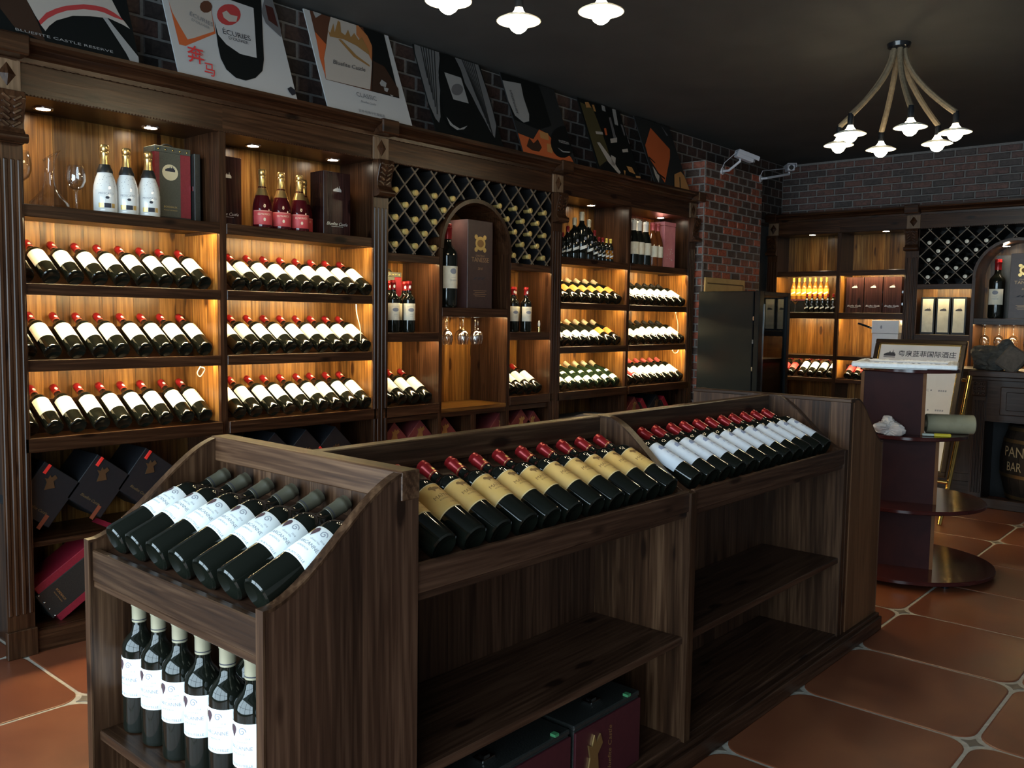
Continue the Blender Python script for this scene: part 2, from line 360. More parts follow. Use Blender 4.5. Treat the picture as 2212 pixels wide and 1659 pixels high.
lay_bricks(wl, 7.14, RY, 2.225, CEIL-0.01, 0.155, 0.077, lambda u, v: Matrix.Translation((WX, u, v)) @ RX, BRK_DARK, 0.010, None, 0.014)
lay_bricks(wr, WX, -0.9, 2.215, CEIL-0.005, 0.168, 0.0595, lambda u, v: Matrix.Translation((u, RY, v)) @ RYm, BRK_FAR)
wc = struct('wall_column', MB().box(-3.83, -3.45, 6.155, 7.14, 0, 2.525), MORTAR, 'red brick papered column in the corner')
lay_bricks(wc, 6.155, 7.14, 1.385, 2.525, 0.155, 0.06, lambda u, v: Matrix.Translation((-3.45, u, v)) @ RX, BRK_RED, 0.010, None, 0.021)
lay_bricks(wc, -3.69, -3.45, 0.545, 2.525, 0.13, 0.06, lambda u, v: Matrix.Translation((u, 6.155, v)) @ RYm, BRK_RED)
# ---- floor tiles
TILE = noisy('terracotta_tile', (0.105, 0.030, 0.015), (0.24, 0.082, 0.036), 2.6, 0.34, 0.05, 5, rvar=0.10, c0=(0.165, 0.050, 0.023), obj_random=0.14)
INSET = noisy('tile_inset_clay', (0.11, 0.085, 0.065), (0.17, 0.14, 0.11), 30, 0.5)
P = 0.575
def tile_mesh():
    h = P/2 - 0.0065; r = 0.075; pts = []
    for cx, cy, a0 in ((h-r, h-r, 0), (-h+r, h-r, 90), (-h+r, -h+r, 180), (h-r, -h+r, 270)):
        for k in range(7):
            a = math.radians(a0 + 15*k); pts.append((cx + r*math.cos(a), cy + r*math.sin(a)))
    n = len(pts); q = MB(); e = 1 - 0.004/h
    q.add([(x, y, -0.006) for x, y in pts] + [(x, y, -0.0012) for x, y in pts] + [(x*e, y*e, 0) for x, y in pts],
          [tuple(range(2*n, 3*n))] + [(i, (i+1) % n, (i+1) % n+n, i+n) for i in range(n)] + [(i+n, (i+1) % n+n, (i+1) % n+2*n, i+2*n) for i in range(n)])
    return q.mesh('tile', TILE)
def inset_mesh():
    pts = []; R = 0.034
    for k in range(4):
        a = math.pi/2*k; c = (R*math.cos(a), R*math.sin(a)); a2 = a + math.pi/2; d = (R*math.cos(a2), R*math.sin(a2))
        for t in (0, .2, .4, .6, .8):
            x = c[0]*(1-t) + d[0]*t; y = c[1]*(1-t) + d[1]*t; s = 1 - 0.9*t*(1-t); pts.append((x*s, y*s))
    return MB().prism(pts, 'z', -0.006, -0.001).mesh('corner_inset', INSET)
TM, IM = tile_mesh(), inset_mesh()
for i in range(-6, 6):
    for j in range(-8, 10):
        x, y = -0.66 + P*i + P/2, 2.955 + P*j + P/2
        if -3.83 < x < 2.5 and -1.5 < y < 8.0:
            o = bpy.data.objects.new('tile', TM); COL.objects.link(o); o.parent = floor; o.location = (x, y, 0)
            o.rotation_euler = (0, 0, random.choice((0, 1, 2, 3))*math.pi/2)
        if -3.5 < x-P/2 < 1.2 and 0.5 < y-P/2 < 8.0:
            o = bpy.data.objects.new('corner_inset', IM); COL.objects.link(o); o.parent = floor; o.location = (x-P/2, y-P/2, 0)
# ================================================================ CABINETS
class Frame:
    """w runs along the wall, n points into the room"""
    def __init__(s, kind): s.k = kind; s.ax = 'y' if kind == 'L' else 'x'; s.dx = 'x' if kind == 'L' else 'y'
    def b(s, w0, w1, n0, n1, z0, z1):
        return (-3.5+n0, -3.5+n1, w0, w1, z0, z1) if s.k == 'L' else (w0, w1, 7.75-n1, 7.75-n0, z0, z1)
    def p(s, w, n, z): return (-3.5+n, w, z) if s.k == 'L' else (w, 7.75-n, z)
    def prism_w(s, mb, poly, w0, w1):      # poly in (n, z)
        if s.k == 'L': return mb.prism([(-3.5+n, z) for n, z in poly], 'y', w0, w1)
        return mb.prism([(7.75-n, z) for n, z in poly], 'x', w0, w1)
    def prism_n(s, mb, poly, n0, n1):      # poly in (w, z)
        if s.k == 'L': return mb.prism(poly, 'x', -3.5+n0, -3.5+n1)
        return mb.prism(poly, 'y', 7.75-n1, 7.75-n0)
FL, FR = Frame('L'), Frame('R')
BACK = -0.30
def fbox(F, root, name, mat, *a, bevel=0.0, label=None): return box_part(root, name, mat, *F.b(*a), bevel=bevel, label=label)
def planks(F, root, w0, w1, z0, z1, width=0.062, mat=None, n=BACK):
    k = max(1, round((w1-w0)/width)); e = [w0 + (w1-w0)*i/k + (random.uniform(-.25, .25)*(w1-w0)/k if 0 < i < k else 0) for i in range(k+1)]
    for a, b in zip(e, e[1:]): fbox(F, root, 'plank', mat or bkw('z'), a+0.0004, b-0.0004, n-0.012, n+random.uniform(-.0012, 0.0006), z0, z1)
def downlight(F, root, w, n, z):
    ring = MB(); c = F.p(w, n, z); M = Matrix.Translation(c)
    ring.lathe([(0.026, 0.002), (0.026, -0.004), (0.036, -0.005), (0.038, 0.0)], 20, M); r = ring.build('downlight', CHROME, root, smooth=True)
    MB().lathe([(0.0, -0.003), (0.0255, -0.003)], 20, M).build('lens', LENS, r)
    sl = bpy.data.lights.new('downlight_lamp', 'SPOT'); sl.energy = 4.5; sl.color = (1.0, 0.80, 0.52); sl.spot_size = math.radians(120); sl.spot_blend = 0.9; sl.shadow_soft_size = 0.02
    so = bpy.data.objects.new('downlight_lamp', sl); COL.objects.link(so); so.parent = r; so.location = Vector(c) - root.location - Vector((0, 0, 0.006))
def shelf(F, root, w0, w1, lip0, lip1, rack=False, led=True, n1=0.0, mat=None):
    d = mat or dkw
    fbox(F, root, 'shelf_board', d(F.ax), w0, w1, BACK, n1-0.02, lip0+0.012, lip1-(0.014 if rack else 0.0))
    fbox(F, root, 'shelf_lip', d(F.ax), w0, w1, n1-0.02, n1, lip0, lip1, bevel=0.002)
    if rack: fbox(F, root, 'neck_rail', d(F.ax), w0, w1, -0.247, -0.235, lip1-0.014, lip1+0.122)
    if led: fbox(F, root, 'light_strip', LEDM, w0+0.02, w1-0.02, n1-0.050, n1-0.038, lip0+0.006, lip0+0.0118)
def beads(F, root, w0, w1, z, n, pitch=0.0125, r=0.0042):
    mb = MB(); k = int((w1-w0)/pitch)
    for i in range(k):
        c = F.p(w0 + (i+.5)*(w1-w0)/k, n, z); x, y, zz = c
        mb.add([(x+r, y, zz), (x-r, y, zz), (x, y+r, zz), (x, y-r, zz), (x, y, zz+r), (x, y, zz-r)], [(0,2,4),(2,1,4),(1,3,4),(3,0,4),(2,0,5),(1,2,5),(3,1,5),(0,3,5)])
    o = mb.build('bead_strip', dkw(F.ax), root, smooth=True); o['kind'] = 'stuff'
def dentils(F, root, w0, w1, z0, z1, n, pitch=0.03):
    mb = MB(); k = int((w1-w0)/pitch)
    for i in range(k):
        a = w0 + i*(w1-w0)/k; b = a + 0.72*(w1-w0)/k
        mb.box(*F.b(a, b, n-0.004, n+0.005, z0, z1))
    o = mb.build('carved_strip', dkw(F.ax), root); o['kind'] = 'stuff'
def fascia(F, root, w0, w1, soffit=True):
    fbox(F, root, 'fascia', dkw(F.ax), w0, w1, -0.02, 0.0, 2.075, 2.19)
    beads(F, root, w0, w1, 2.077, 0.003); dentils(F, root, w0, w1, 2.188, 2.208, 0.006)
    if soffit: fbox(F, root, 'soffit', dkw(F.ax), w0, w1, BACK, -0.02, 2.078, 2.095)
def cabinet_shell(F, name, w0, w1, label, group, zb=0.76, plank_ranges=None):
    root = empty(name, F.p((w0+w1)/2, -0.15, 0), label, 'cabinet', group)
    fbox(F, root, 'side_panel', dkw('z'), w0, w0+0.016, BACK, -0.004, 0.0, 2.19)
    fbox(F, root, 'side_panel', dkw('z'), w1-0.016, w1, BACK, -0.004, 0.0, 2.19)
    for z0, z1 in (plank_ranges or [(0.08, 2.08)]): planks(F, root, w0+0.016, w1-0.016, z0, z1)
    return root
def side_lining(F, root, w0, w1, z0, z1):       # honey coloured inside faces of the bay
    for a, b in ((w0+0.016, w0+0.019), (w1-0.019, w1-0.016)): fbox(F, root, 'side_lining', bkw('z'), a, b, BACK, -0.022, z0, z1)
def base_part(F, root, w0, w1, low=True):
    fbox(F, root, 'lower_shelf', dkw(F.ax), w0+0.016, w1-0.016, BACK, -0.02, 0.400, 0.420)
    fbox(F, root, 'bottom_board', dkw(F.ax), w0+0.016, w1-0.016, BACK, -0.01, 0.070, 0.085)
    fbox(F, root, 'plinth', dkw(F.ax), w0, w1, -0.02, 0.008, 0.0, 0.083)
TOP0, TOP1 = 1.640, 1.686
ROWS = ((1.354, 1.397), (1.068, 1.112), (0.766, 0.820))
def row_bay(F, name, w0, w1, label, lights, group='lit wine display bays', rows=ROWS):
    root = cabinet_shell(F, name, w0, w1, label, group)
    a, b = w0+0.016, w1-0.016
    fascia(F, root, w0, w1); side_lining(F, root, w0, w1, 0.82, 1.640)
    shelf(F, root, a, b, TOP0, TOP1)
    for i, (l0, l1) in enumerate(rows): shelf(F, root, a, b, l0, l1, True, i < 2, n1=(0.0 if i < 2 else 0.012))
    base_part(F, root, w0, w1)
    for w in lights: downlight(F, root, w, -0.18, 2.078)
    return root
cabA = row_bay(FL, 'display_cabinet', 1.235, 2.0775, 'leftmost wooden bay, decanter and white sparkling bottles on top', (1.416, 1.847))
cabB = row_bay(FL, 'display_cabinet', 2.0775, 2.956, 'second wooden bay from left, pink sparkling bottles on top', (2.341, 2.80))
cabD = row_bay(FL, 'display_cabinet', 4.394, 5.2225, 'wooden bay just right of the arch, small bottles pyramid on top', (5.0,))
cabE = row_bay(FL, 'display_cabinet', 5.2225, 6.095, 'narrow-looking wooden bay beside the brick column, pink box on top', (5.42, 5.90))
# ---- pilasters
def pilaster(F, w0, w1, label):
    root = empty('pilaster', F.p((w0+w1)/2, 0, 0), label, 'pilaster', 'carved pilasters between the bays')
    fbox(F, root, 'plinth_block', dkw('z'), w0-0.006, w1+0.006, -0.003, 0.022, 0.0, 0.105, bevel=0.003)
    fbox(F, root, 'shaft', dkw('z'), w0, w1, -0.003, 0.008, 0.105, 2.07)
    k = 4
    for i in range(k):
        c = w0 + (w1-w0)*(i+.5)/k
        fbox(F, root, 'reed', dkw('z'), c-0.0075, c+0.0075, 0.004, 0.012, 0.16, 1.84, bevel=0.003)
    q = MB(); F.prism_w(q, [(0.0, 2.075), (0.052, 2.075), (0.058, 2.05), (0.046, 2.01), (0.034, 1.97), (0.036, 1.945), (0.05, 1.925), (0.048, 1.905), (0.030, 1.893), (0.0, 1.893)], w0+0.002, w1-0.002)
    cb = q.build('corbel', dkw('z'), root, bevel=0.002)
    for i in range(5):
        zz = 1.96 + i*0.022; g = MB(); nn = 0.034 + 0.0045*i
        for s in (-1, 1):
            cw = (w0+w1)/2 + s*(w1-w0)*0.2
            g.obox(Matrix.Translation(F.p(cw, nn, zz)) @ Matrix.Rotation(s*0.6, 4, 'X' if F.k == 'L' else 'Y'), 0.008 if F.k == 'L' else 0.017, 0.017 if F.k == 'L' else 0.008, 0.006)
        g.build('leaf_carving', dkw('z'), cb, bevel=0.003)
    t = MB().tube([F.p(w0-0.004, 0.044, 1.912), F.p(w1+0.004, 0.044, 1.912)], 0.017, 10); t.build('scroll', dkw(F.ax), root, smooth=True)
    fbox(F, root, 'frieze_block', wood('frieze_block_wood', 'z', (0.06, 0.035, 0.02), (0.14, 0.085, 0.05), (0.22, 0.14, 0.085), 0.4, 0.2), w0, w1, -0.02, 0.010, 2.078, 2.195, bevel=0.002)
    c = F.p((w0+w1)/2, 0.010, 2.137); e = 0.030; f = 0.042; tip = F.p((w0+w1)/2, 0.024, 2.137); wv = (lambda w, z: F.p((w0+w1)/2+w, 0.0105, 2.137+z))
    MB().add([wv(-e, 0), wv(0, -f), wv(e, 0), wv(0, f), tip], [(0, 1, 4), (1, 2, 4), (2, 3, 4), (3, 0, 4), (0, 3, 2, 1)]).build('diamond_rosette', dkw('z'), root)
    fbox(F, root, 'capital', dkw(F.ax), w0-0.006, w1+0.006, -0.02, 0.088, 2.197, 2.268, bevel=0.006)
    return root
pilaster(FL, 1.175, 1.27, 'fluted carved pilaster at the far left end of the shelves')
pilaster(FL, 2.907, 3.005, 'fluted pilaster left of the arched bay with diamond rack')
pilaster(FL, 4.343, 4.445, 'fluted pilaster right of the arched bay on the left wall')
pilaster(FL, 6.02, 6.113, 'fluted pilaster against the brick column')
pilaster(FR, -3.663, -3.568, 'fluted pilaster in the corner beside the far shelves')
pilaster(FR, -2.442, -2.335, 'fluted pilaster left of the far diamond rack')
CORN = [(-0.22, 2.19), (0.012, 2.19), (0.014, 2.206), (0.026, 2.212), (0.030, 2.222), (0.052, 2.234), (0.074, 2.240), (0.080, 2.250), (0.080, 2.262), (-0.22, 2.262)]
def cornice(F, w0, w1, label):
    q = MB(); F.prism_w(q, CORN, w0, w1); o = q.build('crown_moulding', dkw(F.ax)); tag(o, label, 'moulding', 'crown mouldings on the shelves')
cornice(FL, 1.12, 6.135, 'long dark crown moulding carrying the posters'); cornice(FR, -3.66, -0.85, 'dark crown moulding on the far wall shelves')
# ---- arched bay with diamond rack
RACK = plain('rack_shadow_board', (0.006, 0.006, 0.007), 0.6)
BARW = wood('rack_bar_wood', 'z', (0.06, 0.042, 0.028), (0.12, 0.088, 0.06), (0.20, 0.155, 0.11), 0.45, 0.2)
def arched_bay(F, w0, w1, wp0, wp1, apex_w, label, rightside=True, z_lat=2.05):
    root = empty('arched_cabinet', F.p((w0+w1)/2, -0.15, 0), label, 'cabinet', 'arched bays with diamond racks')
    ca = (wp0+wp1)/2; zc = 1.668; ri = (wp1-wp0)/2 - 0.012; ro = ri + 0.022
    fbox(F, root, 'side_panel', dkw('z'), w0, w0+0.012, BACK, -0.004, 0.0, 2.19); fbox(F, root, 'side_panel', dkw('z'), w1-0.012, w1, BACK, -0.004, 0.0, 2.19)
    fascia(F, root, w0, w1)
    for p in (wp0, wp1): fbox(F, root, 'inner_post', dkw('z'), p-0.012, p+0.012, BACK, 0.0, 0.40, 1.668)
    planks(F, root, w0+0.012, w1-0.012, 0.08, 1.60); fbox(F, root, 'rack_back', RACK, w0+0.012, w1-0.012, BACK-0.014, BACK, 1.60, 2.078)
    planks(F, root, wp0+0.012, wp1-0.012, 1.60, 1.668, 0.07, None, BACK+0.006)
    # arch ring and vault
    arc = [(ca - math.cos(t)*ro, zc + math.sin(t)*ro) for t in [math.pi*i/24 for i in range(25)]]
    arc2 = [(ca - math.cos(t)*ri, zc + math.sin(t)*ri) for t in [math.pi*i/24 for i in range(25)]]
    q = MB()
    for i in range(24): F.prism_n(q, [arc[i], arc[i+1], arc2[i+1], arc2[i]], BACK, 0.008)
    q.build('arch_ring', dkw('z'), root)
    q = MB()
    for i in range(24): F.prism_n(q, [(ca, zc), arc2[i], arc2[i+1]], BACK-0.002, BACK+0.004)
    q.build('arch_back', bkw('z'), root)
    c = ca; downlight(F, root, c - 0.10, -0.12, zc + math.sqrt(ri*ri-0.01) - 0.012)
    sides = [(w0+0.012, wp0-0.012)] + ([(wp1+0.012, w1-0.012)] if rightside else [])
    for a, b in sides:
        fbox(F, root, 'shelf_lip', dkw(F.ax), a, b, -0.02, 0.0, 1.578, 1.620, bevel=0.002); fbox(F, root, 'shelf_board', dkw(F.ax), a, b, BACK, -0.02, 1.590, 1.618)
        fbox(F, root, 'light_strip', LEDM, a+0.02, b-0.02, -0.05, -0.038, 1.584, 1.5895)
        shelf(F, root, a, b, 1.159, 1.207); shelf(F, root, a, b, 0.766, 0.820, True, False, n1=0.012)
    a, b = wp0+0.012, wp1-0.012
    shelf(F, root, a, b, 1.295, 1.345)
    fbox(F, root, 'counter_board', bkw(F.ax), a, b, BACK, -0.002, 0.762, 0.783)
    fbox(F, root, 'apron_rail', dkw(F.ax), w0+0.012, w1-0.012, -0.025, -0.005, 0.735, 0.762)
    fbox(F, root, 'stemware_rail', CHROME, a+0.03, b-0.03, -0.225, -0.215, 1.297, 1.304); fbox(F, root, 'stemware_rail', CHROME, a+0.03, b-0.03, -0.135, -0.125, 1.297, 1.304)
    base_part(F, root, w0, w1); fbox(F, root, 'lower_divider', dkw('z'), ca-0.02, ca+0.02, BACK, -0.012, 0.42, 0.74)
    # lattice bars
    A0, A1, Z0, Z1 = w0+0.012, w1-0.012, 1.620, 2.075
    def inside(w, z): return A0 <= w <= A1 and Z0 <= z <= Z1 and (z > zc and math.hypot(w-ca, z-zc) > ro+0.002 or z <= zc and abs(w-ca) > ro+0.002)
    for s in (1, -1):
        for m in range(-30, 31):
            # z - z_lat = s*(w-apex_w) + 0.139*m
            run = []; t = A0
            while t <= A1 + 1e-6:
                z = z_lat + s*(t-apex_w) + 0.139*m
                if inside(t, z): run.append((t, z))
                elif run:
                    if len(run) > 8: bar(F, root, run[0], run[-1], s)
                    run = []
                t += 0.004
            if len(run) > 8: bar(F, root, run[0], run[-1], s)
    return root
def bar(F, root, p, q, s):
    (w0, z0), (w1, z1) = p, q; h = 0.0036
    poly = [(w0-h*s*0.7, z0+h*0.7), (w0+h*s*0.7, z0-h*0.7), (w1+h*s*0.7, z1-h*0.7), (w1-h*s*0.7, z1+h*0.7)]; e = 0.0006 if s > 0 else 0
    mb = MB(); F.prism_n(mb, poly, -0.26 + e, -0.012 + e); o = mb.build('lattice_bar', RACK, root)  # bar sides near black: shade of the deep cells put into the colour
    mb = MB(); F.prism_n(mb, poly, -0.012 + e, -0.006 + e); mb.build('front_edge', BARW, o)
cabC = arched_bay(FL, 2.956, 4.394, 3.390, 3.955, 3.06, 'arched bay with diamond bottle rack on the left wall')
# ---- far wall bays
cabF = cabG = None
def far_bay(w0, w1, label, light):
    root = cabinet_shell(FR, 'display_cabinet', w0, w1, label, 'lit wine display bays'); a, b = w0+0.016, w1-0.016
    fascia(FR, root, w0, w1); side_lining(FR, root, w0, w1, 0.80, 1.70)
    shelf(FR, root, a, b, 1.703, 1.748); shelf(FR, root, a, b, 1.325, 1.380); shelf(FR, root, a, b, 0.964, 0.998); shelf(FR, root, a, b, 0.762, 0.795, True, False)
    base_part(FR, root, w0, w1); downlight(FR, root, light, -0.06, 2.078); return root
cabF = far_bay(-3.612, -3.0045, 'far wall bay behind the black cabinet, amber bottles inside', -3.274)
cabG = far_bay(-3.0045, -2.39, 'far wall bay holding three dark wooden gift boxes', -2.629)
cabH = arched_bay(FR, -2.39, -0.90, -1.911, -1.324, -2.26, 'arched bay with diamond bottle rack on the far wall', z_lat=2.058)
# ================================================================ BOTTLES
BORD = [(0.0, 0.010), (0.022, 0.006), (0.032, 0.0), (0.0362, 0.003), (0.0375, 0.010), (0.0375, 0.186), (0.0368, 0.1955), (0.0338, 0.205), (0.0268, 0.2145), (0.0205, 0.2215), (0.0162, 0.230), (0.0146, 0.242), (0.0146, 0.297)]
BURGU = [(0.0, 0.010), (0.03, 0.0), (0.0375, 0.006), (0.0385, 0.012), (0.0385, 0.145), (0.036, 0.167), (0.029, 0.193), (0.021, 0.216), (0.0158, 0.238), (0.0146, 0.252), (0.0146, 0.297)]
CHAMP = [(0.0, 0.010), (0.036, 0.0), (0.0465, 0.006), (0.0480, 0.014), (0.0480, 0.095), (0.046, 0.120), (0.040, 0.146), (0.0315, 0.170), (0.0245, 0.191), (0.0195, 0.211), (0.0165, 0.232), (0.0155, 0.255)]
KINDS = {}
def cap_prof(z0, r, z1): return [(r+0.0002, z0), (r+0.0012, z0+0.001), (r+0.0012, z1-0.020), (r+0.0026, z1-0.018), (r+0.0026, z1-0.012), (r+0.0014, z1-0.010), (r+0.0014, z1-0.001), (r-0.001, z1), (0.0, z1)]
def sc(prof, k): return [(r*k, z*k) for r, z in prof]
def label_mesh(R, z0, z1, half, mat, name='label'):
    return MB().lathe([(R, z0), (R+0.0004, z0+0.0006), (R+0.0004, z1-0.0006), (R, z1)], 16, None, -half/R, half/R).mesh(name, mat, smooth=True)
def ring_mesh(R, z0, z1, mat, name): return MB().lathe([(R, z0), (R, z1)], 20).mesh(name, mat, smooth=True)
def slice_poly(P_, lim, sg):
    out = []
    for i, a in enumerate(P_):
        b = P_[(i+1) % len(P_)]; ia = sg*(a[0]-lim) <= 1e-9; ib_ = sg*(b[0]-lim) <= 1e-9
        if ia: out.append(a)
        if ia != ib_: t = (lim-a[0])/(b[0]-a[0]); out.append((lim, a[1]+(b[1]-a[1])*t))
    return out
def print_mesh(R, items, mat, extra=None):
    mb = MB(); fn = cyl_fn(R)
    for key, w, s, t in items: text_flat(mb, key, w, s, t, fn)
    if extra:
        for poly in extra:
            lo = min(p[0] for p in poly); hi = max(p[0] for p in poly); k = max(1, math.ceil((hi-lo)/0.0045))
            for i in range(k):
                c = slice_poly(slice_poly(poly, lo+(hi-lo)*i/k, -1), lo+(hi-lo)*(i+1)/k, 1)
                if len(c) > 2: mb.add([fn(s, t) for s, t in c], [tuple(range(len(c)))])
    return mb.mesh('print', mat)
def disc(cx, cy, rx, ry=None, n=14, a0=0.0): return [(cx + rx*math.cos(a0+2*math.pi*i/n), cy + (ry or rx)*math.sin(a0+2*math.pi*i/n)) for i in range(n)]
def bottle_kind(key, prof=BORD, k=1.0, glass=None, cap=None, capz=0.247, capr=0.0148, lab=None, prints=None, name='wine_bottle', seg=20, capname='capsule', extra_parts=None):
    pr = sc(prof, k); R = max(r for r, z in pr)
    parts = [('glass_body', MB().lathe(pr, seg).mesh('glass_body', glass or GLASS, smooth=True), [])]
    if cap is not None:
        prof_c = cap_prof(capz, capr, 0.302) if not isinstance(cap, tuple) else cap[1]
        parts.append((capname, MB().lathe(sc(prof_c, k), 16).mesh(capname, cap if not isinstance(cap, tuple) else cap[0], smooth=True), []))
    if lab:
        for (z0, z1, half, mat, nm) in lab:
            subs = []
            if prints and nm in prints: subs = [('print', p) for p in prints[nm](R+0.0011)]
            parts.append((nm, label_mesh(R+0.0003, z0*k, z1*k, half*k, mat, nm), subs))
    for e in (extra_parts or []): parts.append(e)
    KINDS[key] = (name, parts, R)
def place(key, M, label, group, cat='bottle'):
    nm, parts, _ = KINDS[key]
    r = bpy.data.objects.new(nm, None); r.empty_display_size = 0.03; COL.objects.link(r); r.matrix_world = M; tag(r, label, cat, group)
    for n, me, subs in parts:
        o = part(r, n, me)
        for sn, sm in subs: part(o, sn, sm)
    return r
def orient(pos, facing, a, roll=0.0):
    f = Vector((*facing, 0)).normalized(); a = math.radians(a)
    z = -math.cos(a)*f + math.sin(a)*Vector((0, 0, 1)); x = math.sin(a)*f + math.cos(a)*Vector((0, 0, 1)); y = z.cross(x)
    M = Matrix(((x.x, y.x, z.x, pos[0]), (x.y, y.y, z.y, pos[1]), (x.z, y.z, z.z, pos[2]), (0, 0, 0, 1)))
    return M @ Matrix.Rotation(roll, 4, 'Z')
OVAL = [disc(0, 0.266, 0.007, 0.010)]
def cap_oval(mat):  return ('capsule_mark', MB().add([cyl_fn(0.0165)(s, t) for s, t in OVAL[0]], [tuple(range(14))]).mesh('capsule_mark', mat), [])
WHT = (0.075, 0.160, 0.052)
bottle_kind('redcap', cap=CAPRED, lab=[(0.077, 0.178, 0.052, WHITE, 'label')], extra_parts=[cap_oval(WHITEINK), ('capsule_band', ring_mesh(0.0163, 0.2500, 0.2520, GOLDINK, 'capsule_band'), [])])
ETCH = lambda R: [print_mesh(R, [('chateau', 0.022, 0, 0.105), ('bord', 0.018, 0, 0.095)], GREYINK, [disc(0, 0.132, 0.020, 0.011), [(-0.026, 0.150), (0.026, 0.150), (0.026, 0.151), (-0.026, 0.151)]])]
bottle_kind('redcap_etched', cap=CAPRED, lab=[(0.072, 0.170, 0.050, CREAM, 'label')], prints={'label': ETCH}, extra_parts=[cap_oval(WHITEINK)])
bottle_kind('cream_orange', BURGU, cap=CAPCREAM, lab=[(0.085, 0.150, 0.050, ORANGE, 'label')])
bottle_kind('cream_white', BURGU, cap=CAPCREAM, lab=[(0.045, 0.110, 0.050, WHITE, 'label')])
bottle_kind('cream_double', BURGU, glass=plain('green_bottle_glass', (0.010, 0.020, 0.010), 0.06, 0, 0.6), cap=CAPCREAM, lab=[(0.030, 0.075, 0.046, WHITE, 'label'), (0.118, 0.142, 0.030, WHITE, 'shoulder_label')])
bottle_kind('black_white', cap=CAPBLACK, lab=[(0.060, 0.160, 0.052, WHITE, 'label')])
bottle_kind('copper_white', cap=plain('copper_foil', (0.55, 0.20, 0.07), 0.35, 0.4), lab=[(0.040, 0.130, 0.052, WHITE, 'label')])
bottle_kind('rose_white', cap=CAPPINK, lab=[(0.060, 0.160, 0.052, WHITE, 'label')])
bottle_kind('rose_red', cap=CAPPINK, lab=[(0.060, 0.160, 0.052, REDL, 'label'), (0.075, 0.150, 0.025, WHITE, 'inner_label')])
bottle_kind('red_label', cap=CAPRED, lab=[(0.060, 0.150, 0.052, REDL, 'label')])
# near end: pewter capsules, white labels with a vine emblem
def VINE(R, dz):
    up = lambda polys: [[(x, y+dz) for x, y in p_] for p_ in polys]
    leaf = [[(-0.013, 0.130), (-0.007, 0.140), (-0.0045, 0.147), (-0.007, 0.153), (-0.013, 0.1555), (-0.019, 0.153), (-0.0215, 0.147), (-0.019, 0.140)]]; gold = [[(-0.025, 0.133), (-0.0225, 0.141), (-0.0222, 0.149), (-0.025, 0.154), (-0.029, 0.152), (-0.030, 0.146), (-0.0285, 0.140)]]
    sp = []
    for c in range(14):
        a = c*0.62; r1 = 0.0095 - 0.0005*c; r0 = r1 - 0.0020; b = a + 0.62; q1 = 0.0095 - 0.0005*(c+1); q0 = q1 - 0.0020
        sp.append([(0.009+r1*math.cos(a), 0.145+r1*math.sin(a)), (0.009+q1*math.cos(b), 0.145+q1*math.sin(b)), (0.009+q0*math.cos(b), 0.145+q0*math.sin(b)), (0.009+r0*math.cos(a), 0.145+r0*math.sin(a))])
    return [print_mesh(R, [], plain('vine_ink', (0.06, 0.03, 0.04), 0.6), up(leaf)), print_mesh(R, [], plain('vine_gold_ink', (0.30, 0.16, 0.04), 0.5), up(gold)), print_mesh(R, [('darc', 0.060, 0, 0.113+dz), ('bord', 0.030, 0, 0.101+dz), ('script', 0.024, 0.008, 0.125+dz), ('y2018', 0.010, 0.020, 0.132+dz), ('misen', 0.060, 0, 0.079+dz)], GREYINK, up(sp))]
bottle_kind('arcanne', cap=CAPGREY, lab=[(0.088, 0.174, 0.054, COOL, 'label')], prints={'label': lambda R: VINE(R, 0.014)}, seg=28, extra_parts=[('capsule_band', ring_mesh(0.0163, 0.2520, 0.2545, INK, 'capsule_band'), [])])
bottle_kind('arcanne_standing', cap=CAPCHAMP, lab=[(0.084, 0.172, 0.054, COOL, 'label')], prints={'label': lambda R: VINE(R, 0.012)}, seg=28, extra_parts=[('capsule_band', ring_mesh(0.0163, 0.2520, 0.2545, INK, 'capsule_band'), [])])
def MAITRE(R, dz):
    horse = [disc(0.0, 0.146, 0.012, 0.0055, 12), disc(-0.011, 0.150, 0.006, 0.005, 9), [(0.008, 0.142), (0.011, 0.134), (0.013, 0.142)], [(-0.009, 0.142), (-0.006, 0.134), (-0.003, 0.142)], [(0.012, 0.147), (0.022, 0.151), (0.021, 0.146)]]
    horse = [[(x, y+dz) for x, y in p_] for p_ in horse]
    return [print_mesh(R, [('maitre', 0.050, 0, 0.118+dz), ('bord', 0.034, 0, 0.105+dz), ('ch', 0.026, 0.012, 0.089+dz)], BRINK, horse)] + [print_mesh(R, [], plain('cream_border', (0.75, 0.62, 0.38), 0.6), [[(-0.053, z), (0.053, z), (0.053, z+0.002), (-0.053, z+0.002)]]) for z in (0.0715+dz, 0.1622+dz)]
bottle_kind('ochre', cap=CAPRED, lab=[(0.084, 0.178, 0.054, YELLOW, 'label')], prints={'label': lambda R: MAITRE(R, 0.013)}, seg=28, extra_parts=[('capsule_band', ring_mesh(0.0163, 0.2500, 0.2520, GOLDINK, 'capsule_band'), []), ('capsule_mark', MB().add([cyl_fn(0.0165)(s, t) for s, t in disc(0, 0.262, 0.0042, 0.0055, 7)], [tuple(range(7))]).mesh('capsule_mark', GOLDINK), [])])
PALE = noisy('daylit_white_paper', (0.66, 0.70, 0.78), (0.73, 0.77, 0.84), 40, 0.6)  # white label paper with the bluish daylight put into its colour
